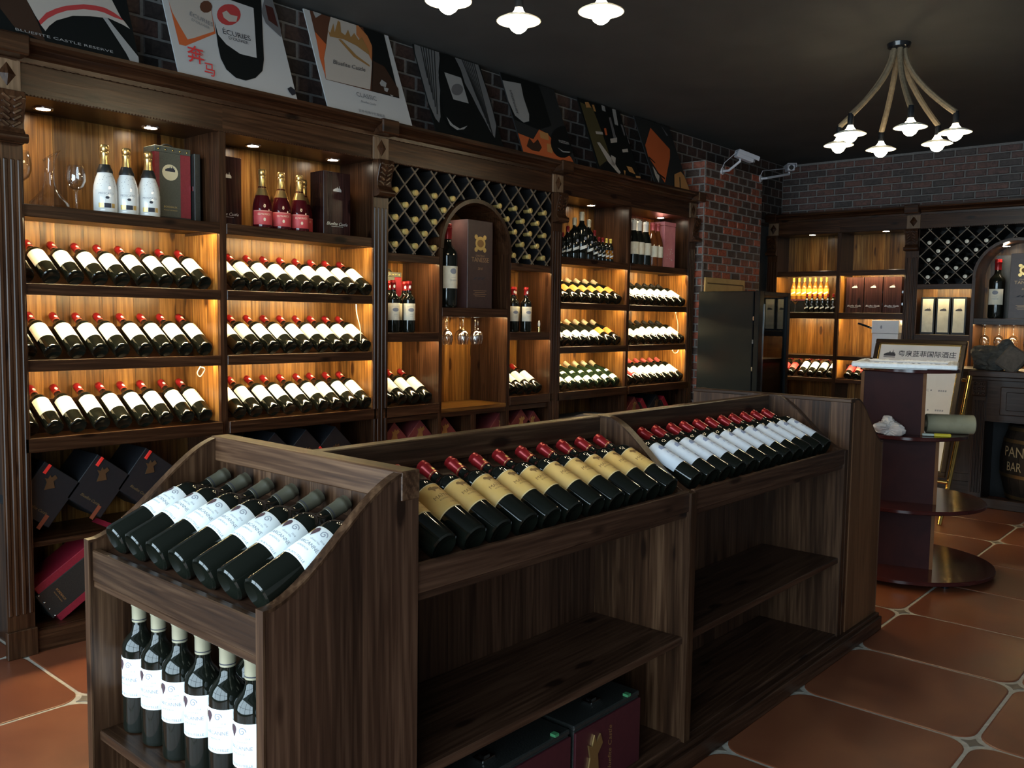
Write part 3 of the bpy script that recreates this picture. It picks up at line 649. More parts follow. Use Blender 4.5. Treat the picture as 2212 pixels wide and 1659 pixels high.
def FLORA(R):
    house = [[(-0.018, 0.142), (0.018, 0.142), (0.018, 0.156), (0.010, 0.162), (0.002, 0.155), (-0.006, 0.163), (-0.018, 0.154)]]
    return [print_mesh(R, [('flora', 0.034, 0.004, 0.123), ('bord', 0.022, 0.0, 0.108), ('misen', 0.030, 0, 0.100)], BLUINK, house), print_mesh(R, [], plain('seal_ink', (0.20, 0.23, 0.36), 0.6), [disc(0.012, 0.080, 0.0105, None, 16)])]
bottle_kind('flora', cap=CAPRED, lab=[(0.064, 0.178, 0.056, PALE, 'label')], prints={'label': FLORA}, seg=28)
# diamond rack bottles: lying, neck outwards
bottle_kind('racked', cap=plain('old_gold_foil', (0.55, 0.40, 0.14), 0.4, 0.4), seg=12)
bottle_kind('racked_far', cap=plain('ivory_foil', (0.62, 0.58, 0.48), 0.4, 0.1), seg=12)
# ---- slanted rows
def slant_row(F, keys, w_list, lip1, desc, row, group, a=30.5, n0=-0.040, dz=0.026, jit=0.12, k=0.915):
    face = (1, 0) if F.k == 'L' else (0, -1)
    for i, w in enumerate(w_list):
        key = keys if isinstance(keys, str) else keys[i]
        d = desc if isinstance(desc, str) else desc[key]
        place(key, orient(F.p(w, n0, lip1+dz), face, a, random.uniform(-jit, jit)) @ Matrix.Scale(k, 4), f'{d}, {ORD[i]} from left, {row}', group)
D0 = 'red-capped wine bottle with white label'
for (l0, l1), r in zip(ROWS, ('top', 'middle', 'bottom')):
    slant_row(FL, 'redcap', [1.286 + 0.0905*i + random.uniform(-.004, .004) for i in range(9)], l1, D0, f'{r} slanted row, leftmost bay', 'slanted bottles in the leftmost bay')
    slant_row(FL, 'redcap', [2.172 + 0.0915*i + random.uniform(-.005, .005) for i in range(9)], l1, D0, f'{r} slanted row, second bay', 'slanted bottles in the second bay')
slant_row(FL, 'redcap', [3.058, 3.150, 3.243, 3.335], ROWS[2][1], D0, 'low row left of arch opening', 'slanted bottles beside the arch opening')
slant_row(FL, 'redcap', [4.045, 4.120, 4.206, 4.294], ROWS[2][1], D0, 'low row right of arch opening', 'slanted bottles beside the arch opening')
DD = {'cream_orange': 'cream-capped bottle, orange label', 'cream_white': 'cream-capped bottle, white label', 'cream_double': 'cream-capped green bottle, two labels',
      'black_white': 'black-capped bottle, white label', 'copper_white': 'copper-capped bottle, white label', 'rose_white': 'rose-capped bottle, white label', 'rose_red': 'rose-capped bottle, red label', 'red_label': 'red-labelled wine bottle', 'redcap': 'red-capped bottle, white label'}
wD = [4.458 + 0.1005*i for i in range(8)]; wE = [5.335 + 0.0995*i for i in range(8)]
slant_row(FL, 'cream_orange', wD, ROWS[0][1], DD, 'top row, bay right of arch', 'slanted bottles right of the arch')
slant_row(FL, ['cream_white']*6 + ['cream_orange']*2, wD, ROWS[1][1], DD, 'middle row, bay right of arch', 'slanted bottles right of the arch')
slant_row(FL, 'cream_double', wD, ROWS[2][1], DD, 'bottom row, bay right of arch', 'slanted bottles right of the arch')
slant_row(FL, 'black_white', wE, ROWS[0][1], DD, 'top row, bay beside brick column', 'slanted bottles beside the brick column')
slant_row(FL, ['copper_white']*3 + ['black_white']*5, wE, ROWS[1][1], DD, 'middle row, bay beside brick column', 'slanted bottles beside the brick column')
slant_row(FL, ['rose_red']*2 + ['rose_white']*6, wE, ROWS[2][1], DD, 'bottom row, bay beside brick column', 'slanted bottles beside the brick column')
slant_row(FR, ['red_label']*2 + ['redcap']*4, [-3.505, -3.425, -3.325, -3.238, -3.150, -3.060], 0.795, DD, 'slanted row, corner bay, far wall', 'slanted bottles on the far wall')
slant_row(FR, 'red_label', [-2.90, -2.824, -2.75, -2.67, -2.59, -2.51], 0.795, DD, 'slanted row, gift box bay, far wall', 'slanted bottles on the far wall')
# ---- bottles in the diamond racks
def racked(F, key, w, z, label, group):
    p = F.p(w, -0.285, z+0.008); M = Matrix.Translation(p) @ (Matrix.Rotation(math.pi/2, 4, 'Y') if F.k == 'L' else Matrix.Rotation(math.pi/2, 4, 'X'))
    place(key, M @ Matrix.Scale(0.95, 4), label, group)
LATL = [(r, i, 3.066 + 0.139*i + (0.0695 if r % 2 else 0), 1.936 - 0.0695*r) for r, n in ((0, 4), (1, 3), (2, 3), (3, 2), (4, 3)) for i in range(n)]
LATR = [(0, i, 3.865 + 0.139*i, 1.936) for i in range(4)] + [(1, i, 3.934 + 0.139*i, 1.8665) for i in range(3)] + [(2, i, 4.0035 + 0.139*i, 1.797) for i in range(3)] + [(3, i, 4.073 + 0.139*i, 1.7275) for i in range(2)] + [(4, i, 3.996 + 0.139*i, 1.658) for i in range(3)]
for r, i, w, z in LATL: racked(FL, 'racked', w, z, f'gold-capped bottle in diamond rack left of arch, {ORD[i]} from left, {ORD[r]} row', 'bottles in the diamond rack')
for r, i, w, z in LATR: racked(FL, 'racked', w, z, f'gold-capped bottle in diamond rack right of arch, {ORD[i]} from left, {ORD[r]} row', 'bottles in the diamond rack')
for r, n in ((0, 4), (1, 3), (2, 3), (3, 2), (4, 3)):
    for i in range(n):
        racked(FR, 'racked_far', -2.26 + 0.141*i + (0.0705 if r % 2 else 0), 1.950 - 0.0700*r, f'ivory-capped bottle in far wall diamond rack, {ORD[i]} from left, {ORD[r]} row', 'bottles in the far diamond rack')
# ================================================================ GOODS ON THE UPPER SHELVES
# sparkling wine
def foil(z0): return [(0.0205, z0), (0.0185, z0+0.02), (0.0165, z0+0.04), (0.0170, z0+0.045), (0.0185, z0+0.050), (0.0190, z0+0.056), (0.0165, z0+0.060), (0.0195, z0+0.066), (0.0200, z0+0.078), (0.0165, z0+0.087), (0.0, z0+0.089)]
WGLASS = plain('white_coated_glass', (0.80, 0.80, 0.78), 0.12, 0, 0.5, 0.4)
PGLASS = plain('pink_wine_glass', (0.055, 0.004, 0.006), 0.06, 0, 0.6)
PLABEL = noisy('pink_label', (0.55, 0.05, 0.06), (0.62, 0.08, 0.08), 20, 0.5)
def DOTS(R):
    rnd = random.Random(3); return [print_mesh(R, [('moscato', 0.058, 0, 0.078)], GREYINK, [disc(rnd.uniform(-.045, .045), rnd.uniform(0.105, 0.150), 0.0013, None, 6) for _ in range(26)]),
        print_mesh(R, [], GOLDINK, [[(-0.030, 0.022), (-0.010, 0.022), (-0.010, 0.040), (-0.030, 0.040)], [(0.020, 0.022), (0.034, 0.022), (0.034, 0.040), (0.020, 0.040)]]),
        print_mesh(R, [], INK, [[(-0.008, 0.022), (0.018, 0.022), (0.018, 0.040), (-0.008, 0.040)], disc(0.004, 0.062, 0.008, 0.006, 6)])]
bottle_kind('moscato', CHAMP, 0.93, WGLASS, (CAPGOLD, foil(0.206)), lab=[(0.018, 0.100, 0.060, WGLASS, 'label')], prints={'label': DOTS}, name='sparkling_wine_bottle', capname='gold_foil', seg=28,
    extra_parts=[('neck_collar', MB().lathe([(0.0300, 0.162), (0.0300, 0.170), (0.0232, 0.187), (0.0212, 0.195), (0.0190, 0.195)], 20).mesh('neck_collar', CAPBLACK, smooth=True), [])])
bottle_kind('edwards', CHAMP, 0.93, PGLASS, (CAPGOLD, [(0.0345, 0.164), (0.0262, 0.190)] + foil(0.206)), lab=[(0.020, 0.090, 0.060, PLABEL, 'label')], prints={'label': lambda R: [print_mesh(R, [('edwards', 0.062, 0, 0.066)], plain('pale_gold_ink', (0.8, 0.62, 0.45), 0.5), [[(-0.05, 0.0795), (0.05, 0.0795), (0.05, 0.081), (-0.05, 0.081)], disc(0, 0.042, 0.006, 0.008, 8)])]}, name='sparkling_wine_bottle', capname='gold_foil', seg=24)
for i, w in enumerate((1.614, 1.702, 1.794)): place('moscato', orient(FL.p(w, -0.10, TOP1), (1, -0.35), 90), f'white sparkling wine bottle with gold foil, {ORD[i]} from left, leftmost bay', 'white sparkling bottles')
for i, (w, n) in enumerate(((2.336, -0.10), (2.438, -0.10), (2.540, -0.10), (2.590, -0.175), (2.642, -0.10 - 0.11))): place('edwards', orient(FL.p(w, n, TOP1), (1, -0.35), 90), f'pink sparkling wine bottle with red label, {ORD[i]} from left, second bay', 'pink sparkling bottles')
# ---- glassware
CG = clear_glass('clear_glass', (0.97, 0.97, 0.97), 2.2)
def goblet(M, label, group, up=True, k=1.0, parts=True):
    r = bpy.data.objects.new('wine_glass', None); COL.objects.link(r); r.matrix_world = M; tag(r, label, 'glass', group)
    bowl = [(0.0, 0.082), (0.014, 0.084), (0.028, 0.096), (0.036, 0.118), (0.0365, 0.140), (0.032, 0.165), (0.029, 0.176), (0.0282, 0.176), (0.031, 0.165), (0.0355, 0.140), (0.035, 0.118), (0.027, 0.098), (0.013, 0.087), (0.0, 0.085)]
    stem = [(0.0, 0.0), (0.034, 0.0), (0.034, 0.002), (0.010, 0.005), (0.0045, 0.012), (0.0038, 0.045), (0.0045, 0.075), (0.010, 0.083), (0.0, 0.083)]
    key = ('g', k)
    if key not in GOB: GOB[key] = (MB().lathe(sc(bowl, k), 20).mesh('bowl', CG, smooth=True), MB().lathe(sc(stem, k), 16).mesh('stem', CG, smooth=True))
    part(r, 'bowl', GOB[key][0]); part(r, 'stem', GOB[key][1]); return r
GOB = {}
goblet(Matrix.Translation(FL.p(1.500, -0.10, TOP1)), 'clear wine goblet right of the glass decanter', 'goblets beside the decanter')
goblet(Matrix.Translation(FL.p(1.312, -0.15, TOP1)) @ Matrix.Scale(1.2, 4), 'clear wine goblet left of the decanter, half hidden by the pilaster', 'goblets beside the decanter')
dec = empty('decanter', FL.p(1.405, -0.11, TOP1), 'clear glass wine decanter with slanted lip, leftmost bay', 'decanter')
q = MB(); prof = [(0.0, 0.004), (0.060, 0.002), (0.072, 0.010), (0.070, 0.022), (0.050, 0.045), (0.030, 0.070), (0.021, 0.100), (0.0185, 0.140), (0.021, 0.175), (0.030, 0.205)]
q.lathe(prof, 28)
vs = []
for (x, y, z) in q.v:
    t = max(0, (z-0.13)/0.075); vs.append(Vector((x, y + 0.010*t*t, z + t*y*0.75)) + Vector(FL.p(1.405, -0.11, TOP1)))
q.v = vs; q.build('vessel', CG, dec, smooth=True)
lip = [Vector((0.030*math.cos(2*math.pi*i/28), 0.030*math.sin(2*math.pi*i/28) + 0.010, 0.205 + 0.030*math.sin(2*math.pi*i/28)*0.75)) + Vector(FL.p(1.405, -0.11, TOP1)) for i in range(29)]
MB().tube(lip, 0.0016, 6).build('lip', CG, dec, smooth=True)
for i, (w, n) in enumerate(((3.450, -0.17), (3.520, -0.08), (3.600, -0.17), (3.648, -0.08), (3.715, -0.17), (3.75, -0.08), (3.825, -0.13))):
    goblet(Matrix.Translation(FL.p(w, n, 1.294)) @ Matrix.Rotation(math.pi, 4, 'X') @ Matrix.Scale(0.90, 4), f'upside-down wine glass hanging under arch on left wall, {ORD[i]} from left', 'hanging glasses under the left arch')
for i, w in enumerate((-1.846, -1.742, -1.640, -1.535)):
    goblet(Matrix.Translation(FR.p(w, -0.15, 1.294)) @ Matrix.Rotation(math.pi, 4, 'X') @ Matrix.Scale(1.02, 4), f'upside-down wine glass hanging under far wall arch, {ORD[i]} from left', 'hanging glasses under the far arch')
# ---- gift boxes
def face_fn(F, w_c, n, z0, th=0.0, toward=1):     # print on a face turned into the room
    if F.k == 'L': return lambda s, t: (-3.5+n+0.0008, w_c + s, z0 + t)
    return lambda s, t: (w_c + s, 7.75-n-0.0008, z0 + t)
CASTLE = [[(-.5, 0), (.5, 0), (.5, .22), (.42, .22), (.42, .34), (.30, .34), (.26, .62), (.20, .34), (.05, .34), (.0, .50), (-.06, .34), (-.25, .30), (-.5, .16)]]
def castle(mb, s0, t0, w, fn):
    for p in CASTLE: mb.add([fn(s0 + x*w, t0 + y*w) for x, y in p], [tuple(range(len(p)))])
def stud_box(F, w0, w1, n0, n1, z0, h, label, side_open=True, grp='studded leather gift boxes'):
    root = empty('gift_box', F.p((w0+w1)/2, (n0+n1)/2, z0), label, 'gift box', grp)
    fbox(F, root, 'body', GLEATHER, w0, w1, n0, n1, z0, z0+h, bevel=0.002)
    fbox(F, root, 'top_band', GLEATHER, w0-0.002, w1+0.002, n0, n1+0.003, z0+h-0.026, z0+h+0.001, bevel=0.002)
    fbox(F, root, 'bottom_band', LEATHER, w0-0.002, w1+0.002, n0, n1+0.003, z0, z0+0.02, bevel=0.002)
    fbox(F, root, 'side_strip', REDLEATHER, w1-0.045, w1+0.0008, n0+0.01, n1+0.0012, z0+0.02, z0+h-0.026)
    fbox(F, root, 'side_strip', REDLEATHER, w0-0.0008, w0+0.02, n0+0.01, n1+0.0012, z0+0.02, z0+h-0.026)
    for z in (z0+0.01, z0+h-0.013):
        for i in range(5):
            c = F.p(w0 + 0.015 + (w1-w0-0.03)*i/4, n1+0.003, z); MB().lathe([(0.0, 0.004), (0.0035, 0.002), (0.0045, 0)], 8, Matrix.Translation(c) @ (Matrix.Rotation(math.pi/2, 4, 'Y') if F.k == 'L' else Matrix.Rotation(math.pi/2, 4, 'X'))).build('stud', BRASS, root, smooth=True)
    wc = (w0+w1)/2 - 0.012
    fn = face_fn(F, wc, n1, z0)
    q = MB(); q.add([fn(0.036*math.cos(a), h*0.66 + 0.034*math.sin(a)) for a in [2*math.pi*i/20 for i in range(20)]], [tuple(range(20))]); e = q.build('emblem', plain('ivory_emblem', (0.66, 0.62, 0.44), 0.35, 0.3), root)
    fn2 = face_fn(F, wc, n1+0.0006, z0); q = MB(); castle(q, 0.0, h*0.66 + 0.004, 0.045, fn2); q.build('print', INK, e)
    q = MB(); text_flat(q, 'bord', 0.060, 0, 0.062, fn); text_flat(q, 'produit', 0.060, 0, 0.048, fn); q.build('lettering', GOLDINK, root)
    for s in (0.25, 0.75):
        c = F.p(w0 + (w1-w0)*s, (n0+n1)/2, z0+h+0.004)
    hb = MB().tube([F.p(w0 + (w1-w0)*t, (n0+n1)/2, z0+h + 0.018*math.sin(math.pi*(t-0.25)/0.5)) for t in [0.25 + 0.5*i/8 for i in range(9)]], 0.004, 6); hb.build('handle', LEATHER, root, smooth=True)
    return root
stud_box(FL, 1.845, 2.005, -0.24, -0.145, TOP1, 0.315, 'dark green leather gift box with red strips right of white bottles')
fbl = empty('gift_box_lid', FL.p(2.025, -0.2, TOP1), 'narrow black lid of the green gift box, leftmost bay', 'gift box')  # black lid of the green gift box, set up as its own object
box_part(fbl, 'panel', LEATHER, *FL.b(2.012, 2.040, -0.24, -0.12, TOP1, TOP1+0.30), bevel=0.002); MB().box(*FL.b(2.010, 2.013, -0.15, -0.13, TOP1+0.14, TOP1+0.16)).build('clasp', CHROME, fbl)
stud_box(FL, 3.150, 3.268, -0.27, -0.19, 1.207, 0.325, 'dark green leather gift box behind bottles left of the arch')
ZEB = wood('striped_box_veneer', 'z', (0.010, 0.004, 0.004), (0.026, 0.010, 0.009), (0.070, 0.028, 0.022), 0.22, 0.1, 1.2)
def wood_box(F, w0, w1, n0, n1, z0, h, label, grp, logo=0.70, clasp=True):
    root = empty('wooden_gift_box', F.p((w0+w1)/2, (n0+n1)/2, z0), label, 'gift box', grp)
    fbox(F, root, 'body', ZEB, w0, w1, n0, n1, z0, z0+h, bevel=0.0015)
    fn = face_fn(F, (w0+w1)/2, n1, z0); q = MB(); castle(q, 0, h*logo, (w1-w0)*0.30, fn); q.build('emblem', SILVINK, root)
    q = MB(); text_flat(q, 'bluefite', (w1-w0)*0.78, 0, h*0.20, fn)
    q.add([fn(-(w1-w0)*.22, h*.155), fn((w1-w0)*.22, h*.155), fn((w1-w0)*.22, h*.160), fn(-(w1-w0)*.22, h*.160)], [(0, 1, 2, 3)]); q.build('lettering', SILVINK, root)
    if clasp:
        for z in (0.22, 0.55): fbox(F, root, 'clasp', CHROME, w1, w1+0.004, n1-0.06, n1-0.035, z0+h*z, z0+h*z+0.02)
    return root
wood_box(FL, 2.690, 2.855, -0.22, -0.11, TOP1, 0.318, 'striped dark wooden gift box right of pink bottles', 'wooden gift boxes on the left wall')
wood_box(FL, 2.135, 2.285, -0.27, -0.19, TOP1, 0.325, 'dark glossy gift box left of pink bottles, partly hidden', 'wooden gift boxes on the left wall')
for i, a in enumerate((-2.965, -2.805, -2.645)): wood_box(FR, a, a+0.152, -0.26, -0.10, 1.380, 0.312, f'dark wooden gift box, {ORD[i]} from left of three, far wall', 'wooden gift boxes on the far wall')
PAPER = noisy('white_box_print', (0.46, 0.44, 0.34), (0.60, 0.58, 0.47), 18, 0.4)
for i, a in enumerate((-2.325, -2.205, -2.085)):
    root = empty('wine_gift_box', FR.p(a+0.055, -0.15, 1.207), f'black box with cream front panel, {ORD[i]} from left of three, far wall', 'gift box', 'cream fronted boxes'); w1 = a + 0.112
    fbox(FR, root, 'case', BLACK, a, w1, -0.26, -0.08, 1.207, 1.515, bevel=0.002); fbox(FR, root, 'front_panel', PAPER, a+0.014, w1-0.014, -0.085, -0.0785, 1.225, 1.50)
    q = MB(); castle(q, 0, 0.195, 0.05, face_fn(FR, (a+w1)/2, -0.0784, 1.207)); q.build('print', INK, root)
# ---- standing bottles in the niches, magnums, tall boxes
for i, (w, n) in enumerate(((3.100, -0.06), (3.145, -0.145), (3.210, -0.06), (3.252, -0.145))): place('redcap_etched', orient(FL.p(w, n, 1.207), (1, -0.3), 90) @ Matrix.Scale(0.915, 4), f'standing red-capped bottle left of the arch, {ORD[i]} from left, etched label', 'standing bottles left of the arch')
for i, (w, n) in enumerate(((4.072, -0.07), (4.150, -0.13), (4.182, -0.06))): place('redcap_etched', orient(FL.p(w, n, 1.207), (1, -0.3), 90) @ Matrix.Scale(0.915, 4), f'standing red-capped bottle right of the arch, {ORD[i]} from left, etched label', 'standing bottles right of the arch')
bk = empty('small_gift_box', FL.p(4.035, -0.25, 1.207), 'dark red-brown box behind bottles right of the arch', 'gift box'); fbox(FL, bk, 'body', BURG, 3.99, 4.10, -0.285, -0.21, 1.207, 1.50, bevel=0.002); fbox(FL, bk, 'lid_band', LEATHER, 3.988, 4.102, -0.287, -0.208, 1.46, 1.502)
st = empty('bottle_stopper', FL.p(4.312, -0.06, 1.207), 'small gold and white bottle stopper right of the arch', 'stopper')
MB().lathe([(0.0, 0), (0.011, 0.0), (0.011, 0.028), (0.007, 0.032), (0.0, 0.032)], 12, Matrix.Translation(FL.p(4.312, -0.06, 1.207))).build('base', BRASS, st, smooth=True)
MB().lathe([(0.0, 0.032), (0.006, 0.034), (0.0085, 0.05), (0.005, 0.068), (0.0, 0.074)], 12, Matrix.Translation(FL.p(4.312, -0.06, 1.207))).build('knob', CAPWHITE, st, smooth=True)
bottle_kind('magnum', BORD, 1.56, None, CAPRED, lab=[(0.070, 0.150, 0.040, CREAM, 'label')], prints={'label': lambda R: [print_mesh(R, [('chateau', 0.030, 0, 0.170), ('tanesse', 0.050, 0, 0.155)], GREYINK, [disc(0, 0.205, 0.022, 0.016)])]}, name='magnum_bottle', seg=28)
place('magnum', orient(FL.p(3.535, -0.10, 1.345), (1, -0.1), 90), 'large dark magnum bottle under the arch on left wall', 'magnum bottles'); place('magnum', orient(FR.p(-1.772, -0.14, 1.345), (-0.1, -1), 90, 0.1), 'large dark magnum bottle under the far wall arch', 'magnum bottles')
TBOX = noisy('purple_brown_card', (0.034, 0.016, 0.016), (0.046, 0.022, 0.021), 30, 0.4)
def tall_box(F, w0, w1, n0, n1, z0, h, label):
    root = empty('tall_gift_box', F.p((w0+w1)/2, (n0+n1)/2, z0), label, 'gift box', 'tall magnum boxes')
    fbox(F, root, 'body', TBOX, w0, w1, n0, n1, z0, z0+h, bevel=0.002); fbox(F, root, 'side_panel', LEATHER, w0-0.13, w0-0.002, n0-0.02, n0+0.01, z0, z0+h-0.005)
    fn = face_fn(F, (w0+w1)/2, n1, z0); q = MB(); q.add([fn(x, h*.74+y) for x, y in disc(0, 0, 0.042, 0.040, 20)], [tuple(range(20))]); 
    for sx in (-1, 1):
        for sy in (-1, 1): q.add([fn(sx*0.036+x, h*.74+sy*0.036+y) for x, y in disc(0, 0, 0.014, None, 10)], [tuple(range(10))])
    e = q.build('crest', GOLDINK, root); fn2 = face_fn(F, (w0+w1)/2, n1+0.0006, z0); q = MB(); q.add([fn2(x, h*.74+y) for x, y in disc(0, 0, 0.028, 0.022, 16)], [tuple(range(16))]); q.build('print', BRINK, e)
    q = MB(); text_flat(q, 'chateau', 0.075, 0, h*0.600, fn); text_flat(q, 'tanesse', 0.145, 0, h*0.555, fn); text_flat(q, 'y2010', 0.04, 0, h*0.455, fn)
    for i in range(4): q.add([fn(-0.055+0.012*(i % 2), h*(.20-.02*i)), fn(0.055-.01*(i % 2), h*(.20-.02*i)), fn(0.055-.01*(i % 2), h*(.205-.02*i)), fn(-0.055+.012*(i % 2), h*(.205-.02*i))], [(0, 1, 2, 3)])
    q.build('lettering', plain('dull_gold_print', (0.36, 0.23, 0.12), 0.4, 0.4), root)
    q = MB()
    for i in (-1, 0, 1):
        c = i*0.032; q.add([fn(c-0.026, h*.33), fn(c-0.008, h*.355), fn(c+0.022, h*.362), fn(c+0.004, h*.348), fn(c-0.010, h*.325)], [(0, 1, 2, 3, 4)])
    q.build('brush_mark', INK, root); return root
tall_box(FL, 3.638, 3.848, -0.19, -0.04, 1.345, 0.505, 'tall brown magnum box with gold crest under left wall arch'); tall_box(FR, -1.672, -1.46, -0.22, -0.08, 1.345, 0.51, 'tall brown magnum box with gold crest under far wall arch')
# ---- bottle pyramid and friends on the bay right of the arch
def SASH(R): return [print_mesh(R, [], WHITE, [[(-0.036, 0.060), (0.036, 0.085), (0.036, 0.105), (-0.036, 0.080)]]), print_mesh(R, [], GREYINK, [disc(0, 0.135, 0.011, None, 12)])]
for nm, c, k in (('sash_gold', CAPCREAM, 1.0), ('sash_red', CAPRED, 1.0), ('sash_amber', CAPYEL, 1.0)):
    bottle_kind(nm, BORD, k, None, c, lab=[(0.045, 0.155, 0.040, GLASS if nm != 'sash_amber' else plain('amber_glass', (0.28, 0.10, 0.01), 0.08), 'label')], prints={'label': SASH}, seg=16)
PYR = [(w, k, key, -0.10) for w, k, key in ((4.540, 0.56, 'sash_red'), (4.588, 0.56, 'sash_red'), (4.641, 0.71, 'sash_red'), (4.712, 0.91, 'sash_gold'), (4.792, 1.06, 'sash_gold'), (4.872, 0.91, 'sash_gold'), (4.938, 0.70, 'sash_red'), (4.991, 0.56, 'sash_red'), (5.037, 0.56, 'sash_red'), (5.084, 0.55, 'sash_amber'), (5.131, 0.55, 'sash_amber'))]
for i, (w, k, key, n) in enumerate(PYR): place(key, orient(FL.p(w, n, TOP1), (1, -0.2), 90) @ Matrix.Scale(k, 4), f'bottle with slanted sash in graded line right of arch, {ORD[i]} from left', 'graded sash bottles')
for i, w in enumerate((5.40, 5.47, 5.56)): place('whitecap' if 'whitecap' in KINDS else (bottle_kind('whitecap', BURGU, 1.10, None, (CAPWHITE, cap_prof(0.218, 0.0175, 0.292)), lab=[(0.070, 0.150, 0.050, CREAM, 'label')], seg=16) or 'whitecap'), orient(FL.p(w, -0.09, TOP1), (1, -0.2), 90), f'white-capped dark bottle beside pink box, {ORD[i]} from left', 'white-capped bottles')
bottle_kind('rosewine', BURGU, 1.08, plain('amber_rose_glass', (0.16, 0.045, 0.012), 0.06), CAPPINK, lab=[(0.065, 0.140, 0.045, CREAM, 'label')], seg=16)
for i, w in enumerate((5.655, 5.725)): place('rosewine', orient(FL.p(w, -0.09, TOP1), (1, -0.2), 90), f'amber wine bottle with red cap left of pink box, {ORD[i]} from left', 'amber wine bottles')
pk = empty('pink_gift_box', FL.p(5.86, -0.12, TOP1), 'tall pink box on the bay beside the brick column', 'gift box'); PINK = noisy('pink_card', (0.62, 0.20, 0.22), (0.70, 0.27, 0.28), 12, 0.45)
fbox(FL, pk, 'body', PINK, 5.785, 5.945, -0.20, -0.07, TOP1, TOP1+0.315, bevel=0.002); fbox(FL, pk, 'lid', PINK, 5.783, 5.947, -0.202, -0.068, TOP1+0.317, TOP1+0.345, bevel=0.002)
q = MB(); rr = random.Random(5); fn = face_fn(FL, 5.86, -0.07, TOP1)
for _ in range(12): q.add([fn(x, y) for x, y in disc(rr.uniform(-.03, .05), rr.uniform(.05, .15), .004, None, 6)], [tuple(range(6))])
q.build('print', WHITEINK, pk)
# ---- far wall shelf: amber bottles on a riser, small red-capped bottles, martini glass
rs = empty('shelf_riser', FR.p(-3.35, -0.2, 1.38), 'dark riser step under the amber bottles, far wall', 'riser'); fbox(FR, rs, 'step', BLACK, -3.55, -3.10, -0.285, -0.185, 1.38, 1.50, bevel=0.002); fbox(FR, rs, 'edge_trim', BURG, -3.55, -3.10, -0.186, -0.183, 1.49, 1.503)
bottle_kind('amber', BURGU, 0.66, plain('amber_glass_dark', (0.32, 0.13, 0.02), 0.06), CAPYEL, lab=[(0.05, 0.145, 0.050, plain('amber_label', (0.75, 0.40, 0.03), 0.4), 'label')], prints={'label': lambda R: [print_mesh(R, [], WHITE, [[(-0.024, 0.040), (0.024, 0.058), (0.024, 0.072), (-0.024, 0.054)]])]}, seg=14)
for i in range(7): place('amber', orient(FR.p(-3.505 + 0.052*i, -0.232, 1.503), (0, -1), 90), f'small amber bottle on riser, {ORD[i]} from left, far wall', 'small amber bottles')
bottle_kind('smallred', BORD, 0.56, None, CAPRED, lab=[(0.045, 0.155, 0.040, GLASS, 'label')], prints={'label': lambda R: [print_mesh(R, [], WHITE, [[(-0.020, 0.030), (0.020, 0.044), (0.020, 0.057), (-0.020, 0.043)]]), print_mesh(R, [], GREYINK, [disc(0, 0.075, 0.006, None, 10)])]}, seg=14)
for i in range(6): place('smallred', orient(FR.p(-3.318 + 0.0485*i, -0.10, 1.38), (0, -1), 90), f'small red-capped bottle in front of riser, {ORD[i]} from left, far wall', 'small red-capped bottles')
mg = empty('martini_glass', FR.p(-3.415, -0.07, 1.38), 'clear martini glass beside small bottles, far wall', 'glass')
MB().lathe([(0.0, 0.065), (0.034, 0.108), (0.0335, 0.1085), (0.0, 0.067)], 16, Matrix.Translation(FR.p(-3.415, -0.07, 1.38))).build('bowl', CG, mg, smooth=True)
MB().lathe([(0.0, 0), (0.024, 0), (0.024, 0.002), (0.004, 0.006), (0.003, 0.065), (0, 0.065)], 12, Matrix.Translation(FR.p(-3.415, -0.07, 1.38))).build('stem', CG, mg, smooth=True)
wb = empty('white_carton', FR.p(-2.555, 0.02, 0.998), 'white carton standing on the far shelf behind the framed sign', 'carton'); WCARD = noisy('white_card', (0.62, 0.63, 0.66), (0.70, 0.71, 0.73), 8, 0.5)
fbox(FR, wb, 'body', WCARD, -2.675, -2.462, -0.22, 0.035, 0.998, 1.205, bevel=0.002); fbox(FR, wb, 'lid', WCARD, -2.680, -2.458, -0.225, 0.040, 1.207, 1.318, bevel=0.003)
q = MB(); q.add([face_fn(FR, -2.60, 0.040, 1.26)(x, y) for x, y in disc(0, 0, 0.008, 0.016, 8)], [tuple(range(8))]); q.build('print', GREYINK, wb)
M = Matrix.Translation(FR.p(-2.755, -0.03, 1.268)) @ Matrix.Rotation(math.radians(18), 4, 'Y'); 
kn = empty('dark_stick', FR.p(-2.755, -0.03, 1.268), 'dark flat stick poking out beside the white carton', 'stick'); MB().obox(M, 0.070, 0.006, 0.009).build('blade', BLACK, kn, bevel=0.002); MB().obox(M @ Matrix.Translation((0.055, 0, 0)), 0.02, 0.008, 0.010).build('grip', LEATHER, kn, bevel=0.002)
